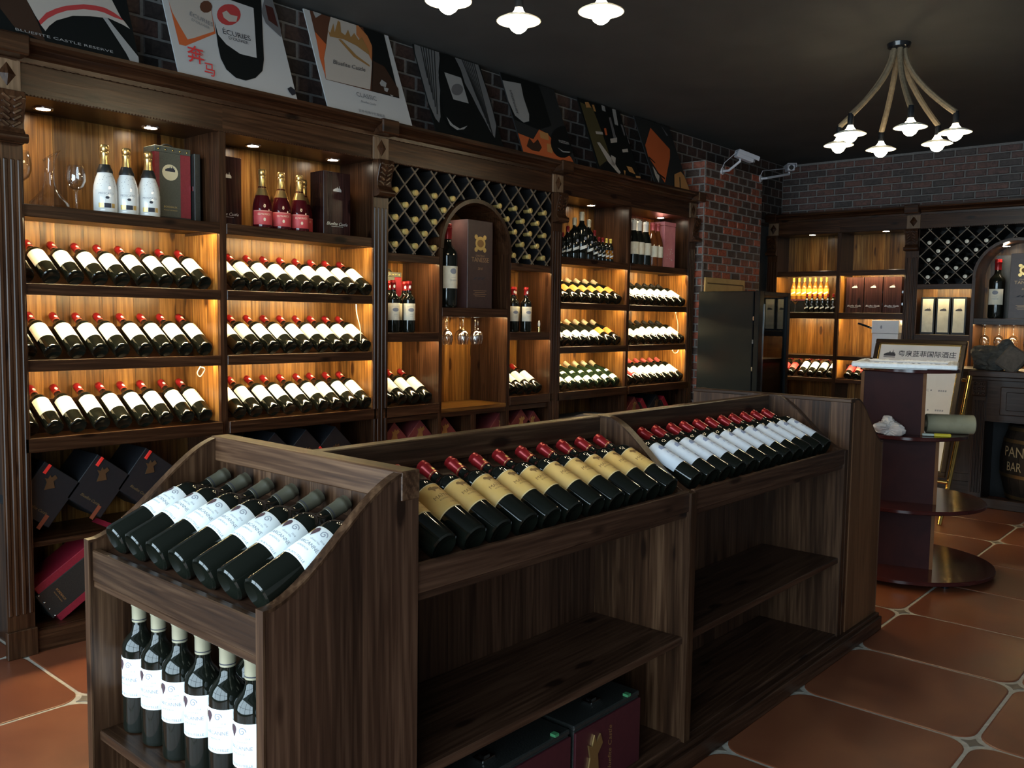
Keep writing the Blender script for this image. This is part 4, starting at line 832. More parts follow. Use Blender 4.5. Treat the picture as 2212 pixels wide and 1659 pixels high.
# ================================================================ GIFT BOXES IN THE LOWER COMPARTMENTS
MAP = [(-.42, -.50), (.30, -.44), (.22, .02), (.50, .22), (.36, .46), (.12, .30), (.02, .50), (-.12, .26), (-.34, .34), (-.22, .02)]
def diamond_box(cw, cz, side, ang, mat, label, group, n1=-0.05, n0=-0.27, tall=1.0, tag_red=False, ribbon=False, logo=(0.0, 0.0, 0.045)):
    root = empty('gift_box', FL.p(cw, -0.15, cz), label, 'gift box', group)
    M = Matrix.Translation(FL.p(cw, (n0+n1)/2, cz)) @ Matrix.Rotation(math.radians(ang), 4, 'X')
    MB().obox(M, (n1-n0)/2, side/2, side*tall/2).build('body', mat, root, bevel=0.002)
    fn = lambda s, t: M @ Vector(((n1-n0)/2+0.0009, s, t))
    q = MB(); lx, ly, lw = logo; R2 = Matrix.Rotation(-math.radians(ang), 2)
    pl = [R2 @ Vector((x*lw, y*lw)) for x, y in MAP]
    f3 = [fn(lx + v.x, ly + v.y) for v in pl]; f4 = [v + Vector((0.003, 0, 0)) for v in f3]; n = len(pl)
    q.add(f3 + f4, [tuple(range(n, 2*n))] + [(i, (i+1) % n, (i+1) % n + n, i+n) for i in range(n)]); q.build('emblem', GOLDM if mat is BURG else plain('dim_gold_emblem', (0.14, 0.075, 0.035), 0.4, 0.6), root)
    q = MB(); text_flat(q, 'bluefite', side*0.55, 0.0, -side*tall*0.30, fn); q.build('lettering', plain('dim_gold_print', (0.20, 0.14, 0.06), 0.5, 0.5), root)
    if tag_red:
        q = MB().obox(M @ Matrix.Translation(((n1-n0)/2+0.003, -side*0.36, side*tall*0.40)), 0.003, 0.006, 0.020); q.build('ribbon_tag', plain('red_ribbon', (0.75, 0.03, 0.02), 0.45), root, bevel=0.001)
    if ribbon: MB().obox(M @ Matrix.Translation(((n1-n0)/2+0.0005, side*0.30, -side*tall*0.46)), 0.0006, 0.008, side*0.18).build('ribbon', plain('copper_ribbon', (0.22, 0.06, 0.03), 0.4, 0.3), root)
    return root
for i, (w, z) in enumerate(((1.345, 0.590), (1.545, 0.596), (1.745, 0.602))):
    diamond_box(w, z, 0.165, -38, CARDBLK, f'black gift box with red tag, {ORD[i]} from left, under leftmost bay', 'black gift boxes in the lower shelves', tall=1.22, tag_red=True, ribbon=True, logo=(-0.02, 0.045, 0.055))
for i, w in enumerate((2.19, 2.365, 2.541, 2.716)): diamond_box(w, 0.628, 0.160, 45, CARDBLK, f'black diamond-set gift box, {ORD[i]} from left, under second bay', 'black gift boxes in the lower shelves', tag_red=True, logo=(0.0, 0.0, 0.05))
for i, w in enumerate((3.105, 3.290, 3.478)): diamond_box(w, 0.610, 0.170, 45, BURG, f'burgundy diamond-set gift box, {ORD[i]} from left of three, under the arch', 'burgundy gift boxes under the arch', logo=(0.036, 0.036, 0.065))
for i, w in enumerate((3.955, 4.140, 4.322)): diamond_box(min(w, 4.215) if i == 2 else w, 0.612, 0.170 if i < 2 else 0.13, 45, BURG, f'burgundy diamond-set gift box, {ORD[i]} from left of three, right of lower divider', 'burgundy gift boxes under the arch', logo=(0.030, 0.030, 0.065)) if i < 2 else None
diamond_box(4.262, 0.640, 0.10, 45, BURG, 'small burgundy diamond-set box at right end under the arch', 'burgundy gift boxes under the arch', logo=(0.0, 0.02, 0.05))
for i, w in enumerate((5.40, 5.70)): diamond_box(w, 0.625, 0.155, 42, CARDBLK if i else BURG, f'dark gift box with red edge, {ORD[i]} from left, under bay beside brick column', 'gift boxes beside the brick column', logo=(0.03, 0.03, 0.06))
for i, w in enumerate((5.565, 5.860)):
    r = empty('gift_box', FL.p(w, -0.15, 0.63), f'red leather box edge, {ORD[i]} from left, under bay beside brick column', 'gift box', 'red boxes beside the brick column')
    M = Matrix.Translation(FL.p(w, -0.15, 0.63)) @ Matrix.Rotation(math.radians(-48), 4, 'X'); MB().obox(M, 0.10, 0.10, 0.020).build('lid', REDLEATHER, r, bevel=0.002); MB().obox(M @ Matrix.Translation((0, 0, -0.032)), 0.098, 0.098, 0.011).build('body', LEATHER, r, bevel=0.002)
lb = empty('leather_wine_case', FL.p(1.43, -0.15, 0.085), 'black leather wine case with red sides tilted under leftmost bay', 'gift box'); M = Matrix.Translation(FL.p(1.485, -0.13, 0.252)) @ Matrix.Rotation(math.radians(33), 4, 'X')
MB().obox(M, 0.08, 0.19, 0.060).build('body', LEATHER, lb, bevel=0.003)
for s in (1, -1): MB().obox(M @ Matrix.Translation((0, 0.01, s*0.074)), 0.079, 0.185, 0.016).build('side', REDLEATHER, lb, bevel=0.002)
for s in range(4):
    MB().lathe([(0, 0.004), (0.0035, 0.002), (0.0048, 0)], 8, M @ Matrix.Translation((0.08, -0.178, -0.054 + 0.036*s)) @ Matrix.Rotation(math.pi/2, 4, 'Y')).build('stud', CHROME, lb, smooth=True)
q = MB(); text_flat(q, 'bord', 0.062, 0, 0, lambda s, t: M @ Vector((0.0812, -0.115 + t, -s))); text_flat(q, 'produit', 0.055, 0, -0.014, lambda s, t: M @ Vector((0.0812, -0.115 + t, -s))); q.build('lettering', GOLDINK, lb)
cs = empty('cardboard_stack', FL.p(4.75, -0.15, 0.42), 'stack of flattened grey cartons under bay right of arch', 'cartons'); GREYC = noisy('grey_card', (0.13, 0.12, 0.11), (0.19, 0.18, 0.16), 12, 0.6)
for i in range(7): fbox(FL, cs, 'flat_carton', GREYC, 4.50+0.006*(i % 3), 5.12-0.009*(i % 2), -0.28, -0.02+0.004*(i % 2), 0.421+0.030*i, 0.448+0.030*i, bevel=0.002)
# cables on the shelves
CORD = plain('white_cord', (0.75, 0.68, 0.52), 0.5)
def cord(pts, label):
    P3 = [FL.p(*p) for p in pts]; out = []
    for i in range(len(P3)-1):
        a, b = Vector(P3[i]), Vector(P3[i+1]); pa = Vector(P3[max(i-1, 0)]); pb = Vector(P3[min(i+2, len(P3)-1)])
        for t in (0, .25, .5, .75): out.append(0.5*((2*a) + (b-pa)*t + (2*pa-5*a+4*b-pb)*t*t + (3*a-pa-3*b+pb)*t**3))
    out.append(Vector(P3[-1])); o = MB().tube(out, 0.0025, 6).build('power_cord', CORD, smooth=True); tag(o, label, 'cord', 'thin white cords in the bays')
cord([(2.845, -0.05, 1.35), (2.858, -0.06, 1.30), (2.874, -0.05, 1.22), (2.872, -0.05, 1.13)], 'thin white cord hanging in the second bay')
cord([(1.985, -0.04, 1.064), (1.975, -0.05, 1.035), (1.99, -0.05, 1.02), (2.005, -0.04, 1.05), (1.99, -0.04, 1.06)], 'looped white cord end in the leftmost bay')
cord([(5.93, -0.04, 1.35), (5.96, -0.05, 1.32), (5.985, -0.05, 1.26), (5.985, -0.05, 1.15)], 'thin white cord in the bay beside the column')
cord([(5.90, -0.04, 1.062), (5.93, -0.04, 1.04), (5.97, -0.04, 1.045), (5.985, -0.04, 1.06)], 'short looped cord in the bay beside the column')
# ================================================================ ISLAND DISPLAY
X0, X1, Y0, Y1 = -1.935, -1.25, 0.811, 3.79; XS = -1.59; YN, YF = 1.156, 3.41
isl = empty('display_island', (XS, 2.3, 0), 'dark wooden two-sided display island in the shop middle', 'display stand')
def scurve(t, zb=0.995, zf=0.80, flat=0.12):    # t 0 at the back, 1 at the front
    u = min(1, max(0, (t-flat)/(0.97-flat))); s = u*u*(3-2*u); return zb + (zf-zb)*(0.35*u + 0.65*s)
def s_panel(name, fixed, f0, f1, b, f, nstrips, outer=None, mat=isw, zlow=0.0):
    """curved side panel glued up from vertical strips; fixed axis position f0..f1, b back coord, f front coord"""
    D = f-b; e = [i/nstrips for i in range(nstrips+1)]
    pn = bpy.data.objects.new(name, None); COL.objects.link(pn); pn.parent = isl; pn.empty_display_size = 0.03
    for a, c in zip(e, e[1:]):
        top = [a + (c-a)*k/5 for k in range(6)]
        poly = [(b+D*a, zlow), (b+D*c, zlow)] + [(b+D*t, scurve(t)) for t in reversed(top)]
        MB().prism(poly, fixed, f0, f1).build('strip', mat('z'), pn)
    cap = MB(); pts = [i/24 for i in range(25)]
    for t0, t1 in zip(pts, pts[1:]):
        p = [(b+D*t0, scurve(t0)), (b+D*t1, scurve(t1)), (b+D*t1, scurve(t1)+0.006), (b+D*t0, scurve(t0)+0.006)]; cap.prism(p, fixed, f0-0.001, f1+0.001)
    cap.prism([(f, zlow), (f+0.004*(1 if D > 0 else -1), zlow), (f+0.004*(1 if D > 0 else -1), scurve(1)+0.006), (f, scurve(1)+0.006)], fixed, f0-0.001, f1+0.001)
    cap.build('edge_band', isw('z'), pn)
    return pn
s_panel('end_side_panel', 'x', X1-0.020, X1, YN, Y0, 5, mat=isd)
s_panel('end_side_panel', 'x', X0, X0+0.020, YN, Y0, 5)
s_panel('end_side_panel', 'x', X1-0.020, X1, YF+0.04, Y1, 4, mat=lambda a: wood('lit_island_wood', a, (0.06, 0.025, 0.011), (0.13, 0.058, 0.026), (0.20, 0.095, 0.045), 0.4, 0.25))  # lighter copy of the island wood, warm light put into its colour
s_panel('end_side_panel', 'x', X0, X0+0.020, YF+0.04, Y1, 4)
s_panel('divider_panel', 'y', 2.205, 2.235, XS+0.012, X1, 5); s_panel('divider_panel', 'y', 2.205, 2.235, XS-0.012, X0, 5)
s_panel('divider_panel', 'y', YF-0.030, YF-0.004, XS+0.012, X1-0.006, 5); s_panel('divider_panel', 'y', YF-0.030, YF-0.004, XS-0.012, X0+0.006, 5)
def ib(name, mat, *b, bevel=0.0025): return box_part(isl, name, mat, *b, bevel=bevel)
ib('spine_board', isd('z'), XS-0.006, XS+0.004, YN, YF, 0, 0.955, bevel=0)
for k in range(22):
    a = YN + (YF-YN)*k/22; c = YN + (YF-YN)*(k+1)/22
    if a < 2.205 < c or a < 2.235 < c: pass
    MB().box(XS+0.004, XS+0.012 + random.uniform(-.001, .001), a+0.0004, c-0.0004, 0.06, 0.94).build('plank', isd('z'), isl)
ib('top_rail', isw('y'), XS-0.020, XS+0.020, YN, YF, 0.935, 1.0)
ib('end_board', isw('z'), X0+0.02, X1-0.02, YN-0.026, YN-0.012, 0, 0.95, bevel=0)
for k in range(9):
    a = X0+0.02 + 0.645*k/9; MB().box(a+0.0004, a+0.645/9-0.0004, YN-0.034, YN-0.026+random.uniform(-.001, .001), 0.40, 0.945).build('plank', isw('z'), isl)
ib('top_rail', isw('x'), X0-0.002, X1+0.002, YN-0.046, YN+0.002, 0.945, 1.003)
for k in range(9):
    a = X0 + 0.685*k/9; MB().box(a+0.0004, a+0.685/9-0.0004, YF, YF+0.024+random.uniform(-.0008, .0008), 0, 0.988).build('plank', isw('z'), isl)
ib('top_rail', isw('x'), X0-0.003, X1+0.003, YF-0.003, YF+0.040, 0.988, 1.003)
# near end: sloping deck, lip, shelves
T23 = math.tan(math.radians(23)); T24 = math.tan(math.radians(24.5))
MB().prism([(Y0+0.02, 0.766), (YN-0.036, 0.766+(YN-Y0-0.056)*T23), (YN-0.036, 0.752+(YN-Y0-0.056)*T23), (Y0+0.02, 0.752)], 'x', X0+0.02, X1-0.02).build('bottle_deck', isd('x'), isl)
ib('display_lip', isw('x'), X0+0.02, X1-0.02, Y0+0.004, Y0+0.022, 0.715, 0.783)
ib('lip_moulding', isw('x'), X0+0.02, X1-0.02, Y0+0.006, Y0+0.030, 0.700, 0.716)
for i in range(7): box_part(isl, 'neck_block', wood('pinkish_block', 'x', (0.10, 0.06, 0.05), (0.16, 0.10, 0.08), (0.2, 0.13, 0.1)), -1.905+0.086*i, -1.885+0.086*i, 1.055, 1.085, 0.85, 0.885)
for z in (0.355, 0.060): ib('shelf', isw('x'), X0+0.02, X1-0.02, Y0+0.012, YN-0.034, z, z+0.022)
MB().lathe([(0.0, 0.02), (0.024, 0.02), (0.026, 0.015), (0.026, 0.0), (0, 0)], 18, Matrix.Translation((X0-0.012, 0.846, 0.748)) @ Matrix.Rotation(math.pi/2, 4, 'X')).build('wooden_peg', wood('pale_peg', 'y', (0.24, 0.12, 0.06), (0.36, 0.2, 0.1), (0.45, 0.27, 0.15)), isl, smooth=True)
# long bays
for (a, c) in ((YN, 2.205), (2.235, YF-0.030)):
    for sg, xf in ((1, X1), (-1, X0)):
        o = lambda d: xf - sg*d
        bx = lambda d0, d1: (min(o(d0), o(d1)), max(o(d0), o(d1)))
        dk = [(o(0.022), 0.783), (XS+sg*0.013, 0.783+(0.34-0.035)*T24), (XS+sg*0.013, 0.770+(0.34-0.035)*T24), (o(0.022), 0.770)]
        MB().prism(dk, 'y', a, c).build('bottle_deck', isd('y'), isl)
        ib('display_lip', isd('y'), *bx(0.004, 0.020), a, c, 0.752, 0.812); ib('lip_moulding', isd('y'), *bx(0.010, 0.030), a, c, 0.735, 0.753)
        ib('shelf', isd('y'), *bx(0.012, 0.328), a, c, 0.362, 0.384); ib('shelf', isd('y'), *bx(0.008, 0.328), a, c, 0.060, 0.080)
ib('plinth', isd('y'), X1-0.01, X1+0.026, YN-0.02, Y1+0.015, 0, 0.056); ib('plinth', isd('y'), X0-0.026, X0+0.01, YN-0.02, Y1+0.015, 0, 0.056)
ib('plinth_moulding', isd('y'), X1-0.01, X1+0.016, YN-0.02, Y1+0.008, 0.056, 0.072)
ib('plinth', isd('x'), X0, X1, Y0+0.02, Y0+0.04, 0, 0.058)
ib('shelf', isd('x'), X0+0.02, X1-0.02, YF+0.04, Y1-0.02, 0.362, 0.384); ib('bottle_deck', isd('x'), X0+0.02, X1-0.02, YF+0.04, Y1-0.02, 0.76, 0.775); ib('plinth', isd('x'), X0, X1, Y1-0.03, Y1+0.015, 0, 0.056)
# bottles on the island
for i, x in enumerate((-1.861, -1.774, -1.684, -1.592, -1.500, -1.412, -1.322)):
    place('arcanne', orient((x, 0.8405, 0.808), (0, -1), 23, 0.28 + random.uniform(-.16, .16)) @ Matrix.Scale(0.965, 4), f'slanted pewter-capped bottle with white vine label, {ORD[i]} from left, island near end', 'slanted bottles on the near island end')
    place('arcanne_standing', orient((x-0.004, 0.893, 0.377), (0.25, -1), 90, random.uniform(-.1, .1)) @ Matrix.Scale(0.98, 4), f'standing champagne-capped bottle, white vine label, {ORD[i]} from left, island lower shelf', 'standing bottles on the near island shelf')
    if i > 2: place('arcanne_standing', orient((x+0.03, 0.985, 0.377), (0.1, -1), 90, random.uniform(-.2, .2)) @ Matrix.Scale(0.98, 4), f'standing champagne-capped bottle behind front line, {ORD[i-3]} from left, island lower shelf', 'standing bottles in the second line')
for i in range(11): place('ochre', orient((-1.283, 1.262 + 0.0885*i + random.uniform(-.004, .004), 0.822), (1, 0), 24.5, random.uniform(-.15, .15)) @ Matrix.Scale(0.95, 4), f'slanted red-capped bottle with ochre label, {ORD[i]} from left on the island', 'slanted ochre-labelled bottles')
for i in range(12): place('flora', orient((-1.287, 2.300 + 0.0885*i + random.uniform(-.004, .004), 0.822), (1, 0), 24.5, random.uniform(-.12, .12)) @ Matrix.Scale(0.95, 4), f'slanted red-capped bottle with pale label, {ORD[i]} from left on the island', 'slanted pale-labelled bottles')
# leather wine cases on the bottom shelf
for i, (a, c) in enumerate(((1.20, 1.705), (1.725, 2.02))):
    r = empty('leather_wine_case', (-1.38, (a+c)/2, 0.08), ('long burgundy and black wine case on the island bottom shelf', 'shorter burgundy wine case with gold emblem on the island bottom shelf')[i], 'gift box', 'wine cases on the island')
    box_part(r, 'body', LEATHER, -1.52, -1.288, a, c, 0.080, 0.262, bevel=0.003); box_part(r, 'front_panel', noisy('dark_burgundy_leatherette', (0.045, 0.007, 0.011), (0.060, 0.010, 0.014), 60, 0.45), -1.288, -1.281, a, c, 0.080, 0.258, bevel=0.001); box_part(r, 'lid', LEATHER, -1.524, -1.286, a-0.002, c+0.002, 0.262, 0.276, bevel=0.003)
    lt = box_part(r, 'latch', CHROME, -1.36, -1.325, (a+c)/2-0.022, (a+c)/2+0.022, 0.276, 0.284, bevel=0.002); box_part(lt, 'catch', CHROME, -1.352, -1.333, (a+c)/2-0.01, (a+c)/2+0.01, 0.284, 0.288)
    q = MB(); pts = [Vector((-1.2805, a+0.075+x*0.075, 0.172+y*0.115)) for x, y in MAP]; n = len(pts); q.add(pts + [p+Vector((0.004, 0, 0)) for p in pts], [tuple(range(n, 2*n))] + [(k, (k+1) % n, (k+1) % n+n, k+n) for k in range(n)]); q.build('emblem', GOLDM, r)
    q = MB(); text_flat(q, 'bluefite', 0.13, 0, 0, lambda s, t: (-1.2803, a+0.15+t*-1, 0.165+s)); q.build('lettering', GOLDINK, r)
    box_part(r, 'ribbon', plain('green_ribbon', (0.05, 0.22, 0.09), 0.5), -1.30, -1.284, c-0.06, c-0.045, 0.276, 0.283)
# ================================================================ ROUND TIERED STAND
cx, cy = -1.486, 4.868
rsn = empty('tiered_round_stand', (cx, cy, 0), 'mahogany tiered stand with round shelves beside the island', 'display stand')
def discp(r, z0, z1): return MB().lathe([(0, z0), (r-0.003, z0), (r, z0+0.003), (r, z1-0.003), (r-0.003, z1), (0, z1)], 64, Matrix.Translation((cx, cy, 0))).build('round_shelf', MAHOG, rsn, smooth=True)
for r, z in ((0.45, 0.025), (0.395, 0.362), (0.295, 0.712), (0.242, 1.048)): discp(r, z-0.0, z+0.020)
for ang in range(6):
    a = math.radians(60*ang + 20); MB().lathe([(0, 0), (0.018, 0), (0.02, 0.025), (0, 0.025)], 10, Matrix.Translation((cx+0.38*math.cos(a), cy+0.38*math.sin(a), 0))).build('foot', BLACK, rsn, smooth=True)
yw = math.radians(17)
for (z0, z1, h, sx_, sy_) in ((0.045, 0.362, 0.165, -0.015, -0.013), (0.382, 0.712, 0.168, -0.015, -0.013), (0.732, 1.048, 0.150, -0.060, -0.053)):
    Mz = Matrix.Translation((cx+sx_, cy+sy_, (z0+z1)/2)) @ Matrix.Rotation(yw, 4, 'Z')
    MB().obox(Mz, h, h, (z1-z0)/2).build('core_box', MAHCORE, rsn)
    for sx in (-1, 1):
        for sy in (-1, 1): MB().obox(Mz @ Matrix.Translation((sx*(h-0.004), sy*(h-0.004), 0)), 0.008, 0.008, (z1-z0)/2-0.0005).build('edge_band', MAHEDGE, rsn)
# ornate white frame on top
pf = empty('ornate_picture_frame', (cx, cy-0.05, 1.068), 'white ornate picture frame lying flat on the tiered stand', 'picture frame')
WFR = noisy('white_gesso', (0.66, 0.68, 0.70), (0.78, 0.79, 0.80), 50, 0.35, 0.25)
Mf = Matrix.Translation((cx-0.012, cy-0.02, 1.083)) @ Matrix.Rotation(math.radians(14), 4, 'Z')
for x0, x1, y0, y1 in ((-0.245, 0.245, -0.235, -0.185), (-0.245, 0.245, 0.185, 0.235), (-0.245, -0.195, -0.185, 0.185), (0.195, 0.245, -0.185, 0.185)):
    q = MB(); g = q.obox(Mf @ Matrix.Translation(((x0+x1)/2, (y0+y1)/2, 0)), (x1-x0)/2, (y1-y0)/2, 0.012); q.build('frame_rail', WFR, pf, bevel=0.005)
orn = MB(); rr = random.Random(9)
for k in range(120):
    t = rr.random(); s = rr.choice((0, 1, 2, 3)); x = (-0.235+0.47*t) if s < 2 else (-0.220 if s == 2 else 0.220); y = (-0.210 if s == 0 else 0.210) if s < 2 else -0.21+0.42*t
    orn.lathe([(0, 0.005), (0.007, 0.003), (0.010, 0)], 6, Mf @ Matrix.Translation((x, y, 0.012)))
o = orn.build('ornament', WFR, pf, smooth=True); o['kind'] = 'stuff'
MB().obox(Mf @ Matrix.Translation((0, 0, -0.002)), 0.195, 0.185, 0.003).build('picture', noisy('dark_picture', (0.05, 0.03, 0.03), (0.35, 0.16, 0.10), 9, 0.15, c0=(0.10, 0.10, 0.13)), pf)
q = MB().obox(Mf @ Matrix.Translation((-0.05, -0.225, -0.0135)), 0.16, 0.04, 0.0012); o = q.build('paper_sheet', noisy('bluish_paper', (0.5, 0.55, 0.62), (0.6, 0.64, 0.7), 9, 0.5)); tag(o, 'loose paper sheet under the white frame', 'paper')
# roll, cutter, tissue
rl = empty('tape_roll', (-1.31, 5.02, 0.732), 'beige plastic film roll lying on the tiered stand', 'roll'); a = Vector((-1.385, 4.84, 0.782)); b = Vector((-1.185, 4.955, 0.782)); d = (b-a).normalized()
MB().tube([a, a+d*0.004, b-d*0.004, b], [0.046, 0.050, 0.050, 0.046], 24).build('film', noisy('beige_film', (0.26, 0.23, 0.15), (0.33, 0.30, 0.20), 14, 0.25), rl, smooth=True); MB().tube([a-d*0.008, b+d*0.008], 0.020, 16).build('core', plain('card_core', (0.14, 0.10, 0.06), 0.7), rl, smooth=True)
ck = empty('box_cutter', (-1.36, 4.66, 0.732), 'yellow box cutter on the tiered stand', 'cutter'); M = Matrix.Translation((-1.300, 4.72, 0.740)) @ Matrix.Rotation(math.radians(25), 4, 'Z')
MB().obox(M @ Matrix.Translation((0.03, 0, 0)), 0.04, 0.012, 0.008).build('handle', plain('yellow_plastic', (0.62, 0.50, 0.03), 0.35), ck, bevel=0.004); MB().obox(M @ Matrix.Translation((-0.035, 0, 0)), 0.028, 0.011, 0.006).build('slider', plain('pale_plastic', (0.45, 0.50, 0.45), 0.35), ck, bevel=0.003)
def blob(name, loc, s, mat, label, cat, seed, sub=3, amp=0.35):
    bm = bmesh.new(); bmesh.ops.create_icosphere(bm, subdivisions=sub, radius=1); rr = random.Random(seed); ds = [Vector((rr.gauss(0, 1), rr.gauss(0, 1), rr.gauss(0, 1))).normalized() for _ in range(14)]
    for v in bm.verts:
        n = v.co.normalized(); k = 1 + amp*(sum(math.sin(4.5*n.dot(d_)+i) for i, d_ in enumerate(ds[:7]))/4 + sum(abs(math.sin(11*n.dot(d_)+i)) for i, d_ in enumerate(ds[7:]))/7 - 0.6); v.co = Vector((n.x*s[0]*k, n.y*s[1]*k, max(-s[2]*0.95, n.z*s[2]*k)))
    me = bpy.data.meshes.new(name); bm.to_mesh(me); bm.free(); me.materials.append(mat); o = bpy.data.objects.new(name, me); COL.objects.link(o); o.location = loc
    if label: tag(o, label, cat)
    return o
TISSUE = noisy('crumpled_tissue', (0.50, 0.46, 0.44), (0.66, 0.62, 0.60), 20, 0.8, 0.3)
blob('crumpled_tissue', (-1.492, 4.610, 0.770), (0.062, 0.045, 0.040), TISSUE, 'crumpled grey-white tissue on the tiered stand', 'tissue', 4, 4, 0.55)
# ================================================================ BLACK WINE COOLER AND COLUMN CORNER
fr = empty('wine_cooler', (-3.12, 6.26, 0), 'tall black wine cooler in front of the brick column', 'wine cooler')
GB = plain('satin_black_steel', (0.006, 0.008, 0.010), 0.22, 0.0, 0.13)
fx0, fx1, fy0, fy1, fz = -3.385, -2.935, 6.0, 6.53, 1.513
box_part(fr, 'side_panel', GB, fx0, fx1, fy0, fy0+0.02, 0.03, fz, bevel=0.004); box_part(fr, 'side_panel', GB, fx0, fx1, fy1-0.02, fy1, 0.03, fz, bevel=0.004)
box_part(fr, 'top_panel', GB, fx0, fx1, fy0+0.02, fy1-0.02, fz-0.03, fz, bevel=0.003); box_part(fr, 'back_panel', GB, fx0, fx0+0.02, fy0+0.02, fy1-0.02, 0.03, fz-0.03); box_part(fr, 'base_panel', GB, fx0, fx1, fy0+0.02, fy1-0.02, 0.03, 0.10)
door = bpy.data.objects.new('door', None); COL.objects.link(door); door.parent = fr
D0x, D1x = fx1+0.006, fx1+0.046
for b in ((fy0+0.002, fy0+0.075, 0.05, fz), (fy1-0.05, fy1, 0.05, fz), (fy0+0.075, fy1-0.05, 0.05, 0.11), (fy0+0.075, fy1-0.05, fz-0.03, fz)): box_part(door, 'door_rail', GB, D0x, D1x, *b, bevel=0.003)
box_part(door, 'glass_pane', clear_glass('smoked_glass', (0.22, 0.215, 0.20), 0.7), D0x+0.015, D0x+0.023, fy0+0.075, fy1-0.05, 0.11, fz-0.03)
box_part(door, 'control_panel', BLACK, D0x+0.010, D0x+0.014, fy0+0.20, fy1-0.06, fz-0.18, fz-0.06)
for z in (0.28, 0.52, 0.74, 0.93, 1.13, 1.30): box_part(door, 'hinge_clip', CHROME, fx1-0.002, fx1+0.006, fy0-0.001, fy0+0.006, z, z+0.03)
box_part(door, 'handle', CHROME, D1x, D1x+0.004, fy0+0.077, fy0+0.081, 0.62, 1.42)
for z in (0.42, 0.64, 0.86, 1.07, 1.27): box_part(fr, 'wooden_shelf', wood('beech_shelf', 'y', (0.15, 0.08, 0.035), (0.22, 0.12, 0.055), (0.28, 0.16, 0.08)), fx0+0.03, fx1-0.02, fy0+0.025, fy1-0.025, z, z+0.02)
for sx in (0, 1):
    for sy in (0, 1): box_part(fr, 'foot', BLACK, fx0+0.03+sx*0.36, fx0+0.07+sx*0.36, fy0+0.03+sy*0.43, fy0+0.07+sy*0.43, 0.0, 0.031)
yb = empty('leaning_board', (-3.42, 6.5, 0), 'tan board leaning on the brick column behind the wine cooler', 'board'); TAN = noisy('tan_board', (0.40, 0.25, 0.09), (0.48, 0.31, 0.12), 8, 0.5)
box_part(yb, 'sheet', TAN, -3.440, -3.425, 6.17, 6.83, 0.0, 1.630, bevel=0.002)
for b in ((6.20, 6.80, 1.580, 1.590), (6.795, 6.805, 0.2, 1.585)): box_part(yb, 'trim_line', plain('tan_board_groove', (0.10, 0.055, 0.02), 0.6), -3.425, -3.4235, *b)
# ---- cameras
CAMM = noisy('grey_camera_plastic', (0.36, 0.36, 0.40), (0.44, 0.44, 0.48), 9, 0.4)
def cctv(p, label, aim, mount):
    r = empty('security_camera', mount, label, 'security camera', 'wall mounted cameras')
    f = Vector(aim).normalized(); s = f.cross(Vector((0, 0, 1))).normalized(); u = s.cross(f)
    M = Matrix(((f.x, s.x, u.x, p[0]), (f.y, s.y, u.y, p[1]), (f.z, s.z, u.z, p[2]), (0, 0, 0, 1)))
    MB().obox(M, 0.075, 0.030, 0.026).build('body', CAMM, r, bevel=0.006); MB().obox(M @ Matrix.Translation((0.018, 0, 0.030)), 0.092, 0.037, 0.003).build('sunshade', CAMM, r, bevel=0.002)
    for sg in (-1, 1): MB().obox(M @ Matrix.Translation((0.018, sg*0.036, 0.015)), 0.092, 0.0015, 0.016).build('shade_flap', CAMM, r)
    MB().lathe([(0, 0.003), (0.018, 0.003), (0.020, 0), (0.0, 0)], 14, M @ Matrix.Translation((0.075, 0, 0)) @ Matrix.Rotation(math.pi/2, 4, 'Y')).build('lens', BLACK, r, smooth=True)
    m = Vector(mount); q = M @ Vector((-0.03, 0, -0.026)); MB().tube([m, m + Vector((0.06, 0, 0)), q - Vector((0, 0, 0.02)), q], 0.010, 8).build('arm', CAMM, r, smooth=True)
    MB().lathe([(0, 0.012), (0.026, 0.010), (0.032, 0)], 16, Matrix.Translation(m) @ Matrix.Rotation(math.pi/2, 4, 'Y')).build('base', CAMM, r, smooth=True)
    MB().tube([m + Vector((0, 0, 0.02)), m + Vector((0.03, -0.02, 0.06)), M @ Vector((-0.075, 0, 0.01))], 0.003, 6).build('cable', CAMM, r, smooth=True)
cctv((-3.28, 6.46, 2.575), 'grey security camera mounted on the front of the brick column', (0.55, 0.75, -0.28), (-3.449, 6.42, 2.475)); cctv((-3.30, 7.34, 2.605), 'grey security camera right of the brick column, pointing at the shop', (0.55, -0.83, -0.05), (-3.449, 7.09, 2.50))
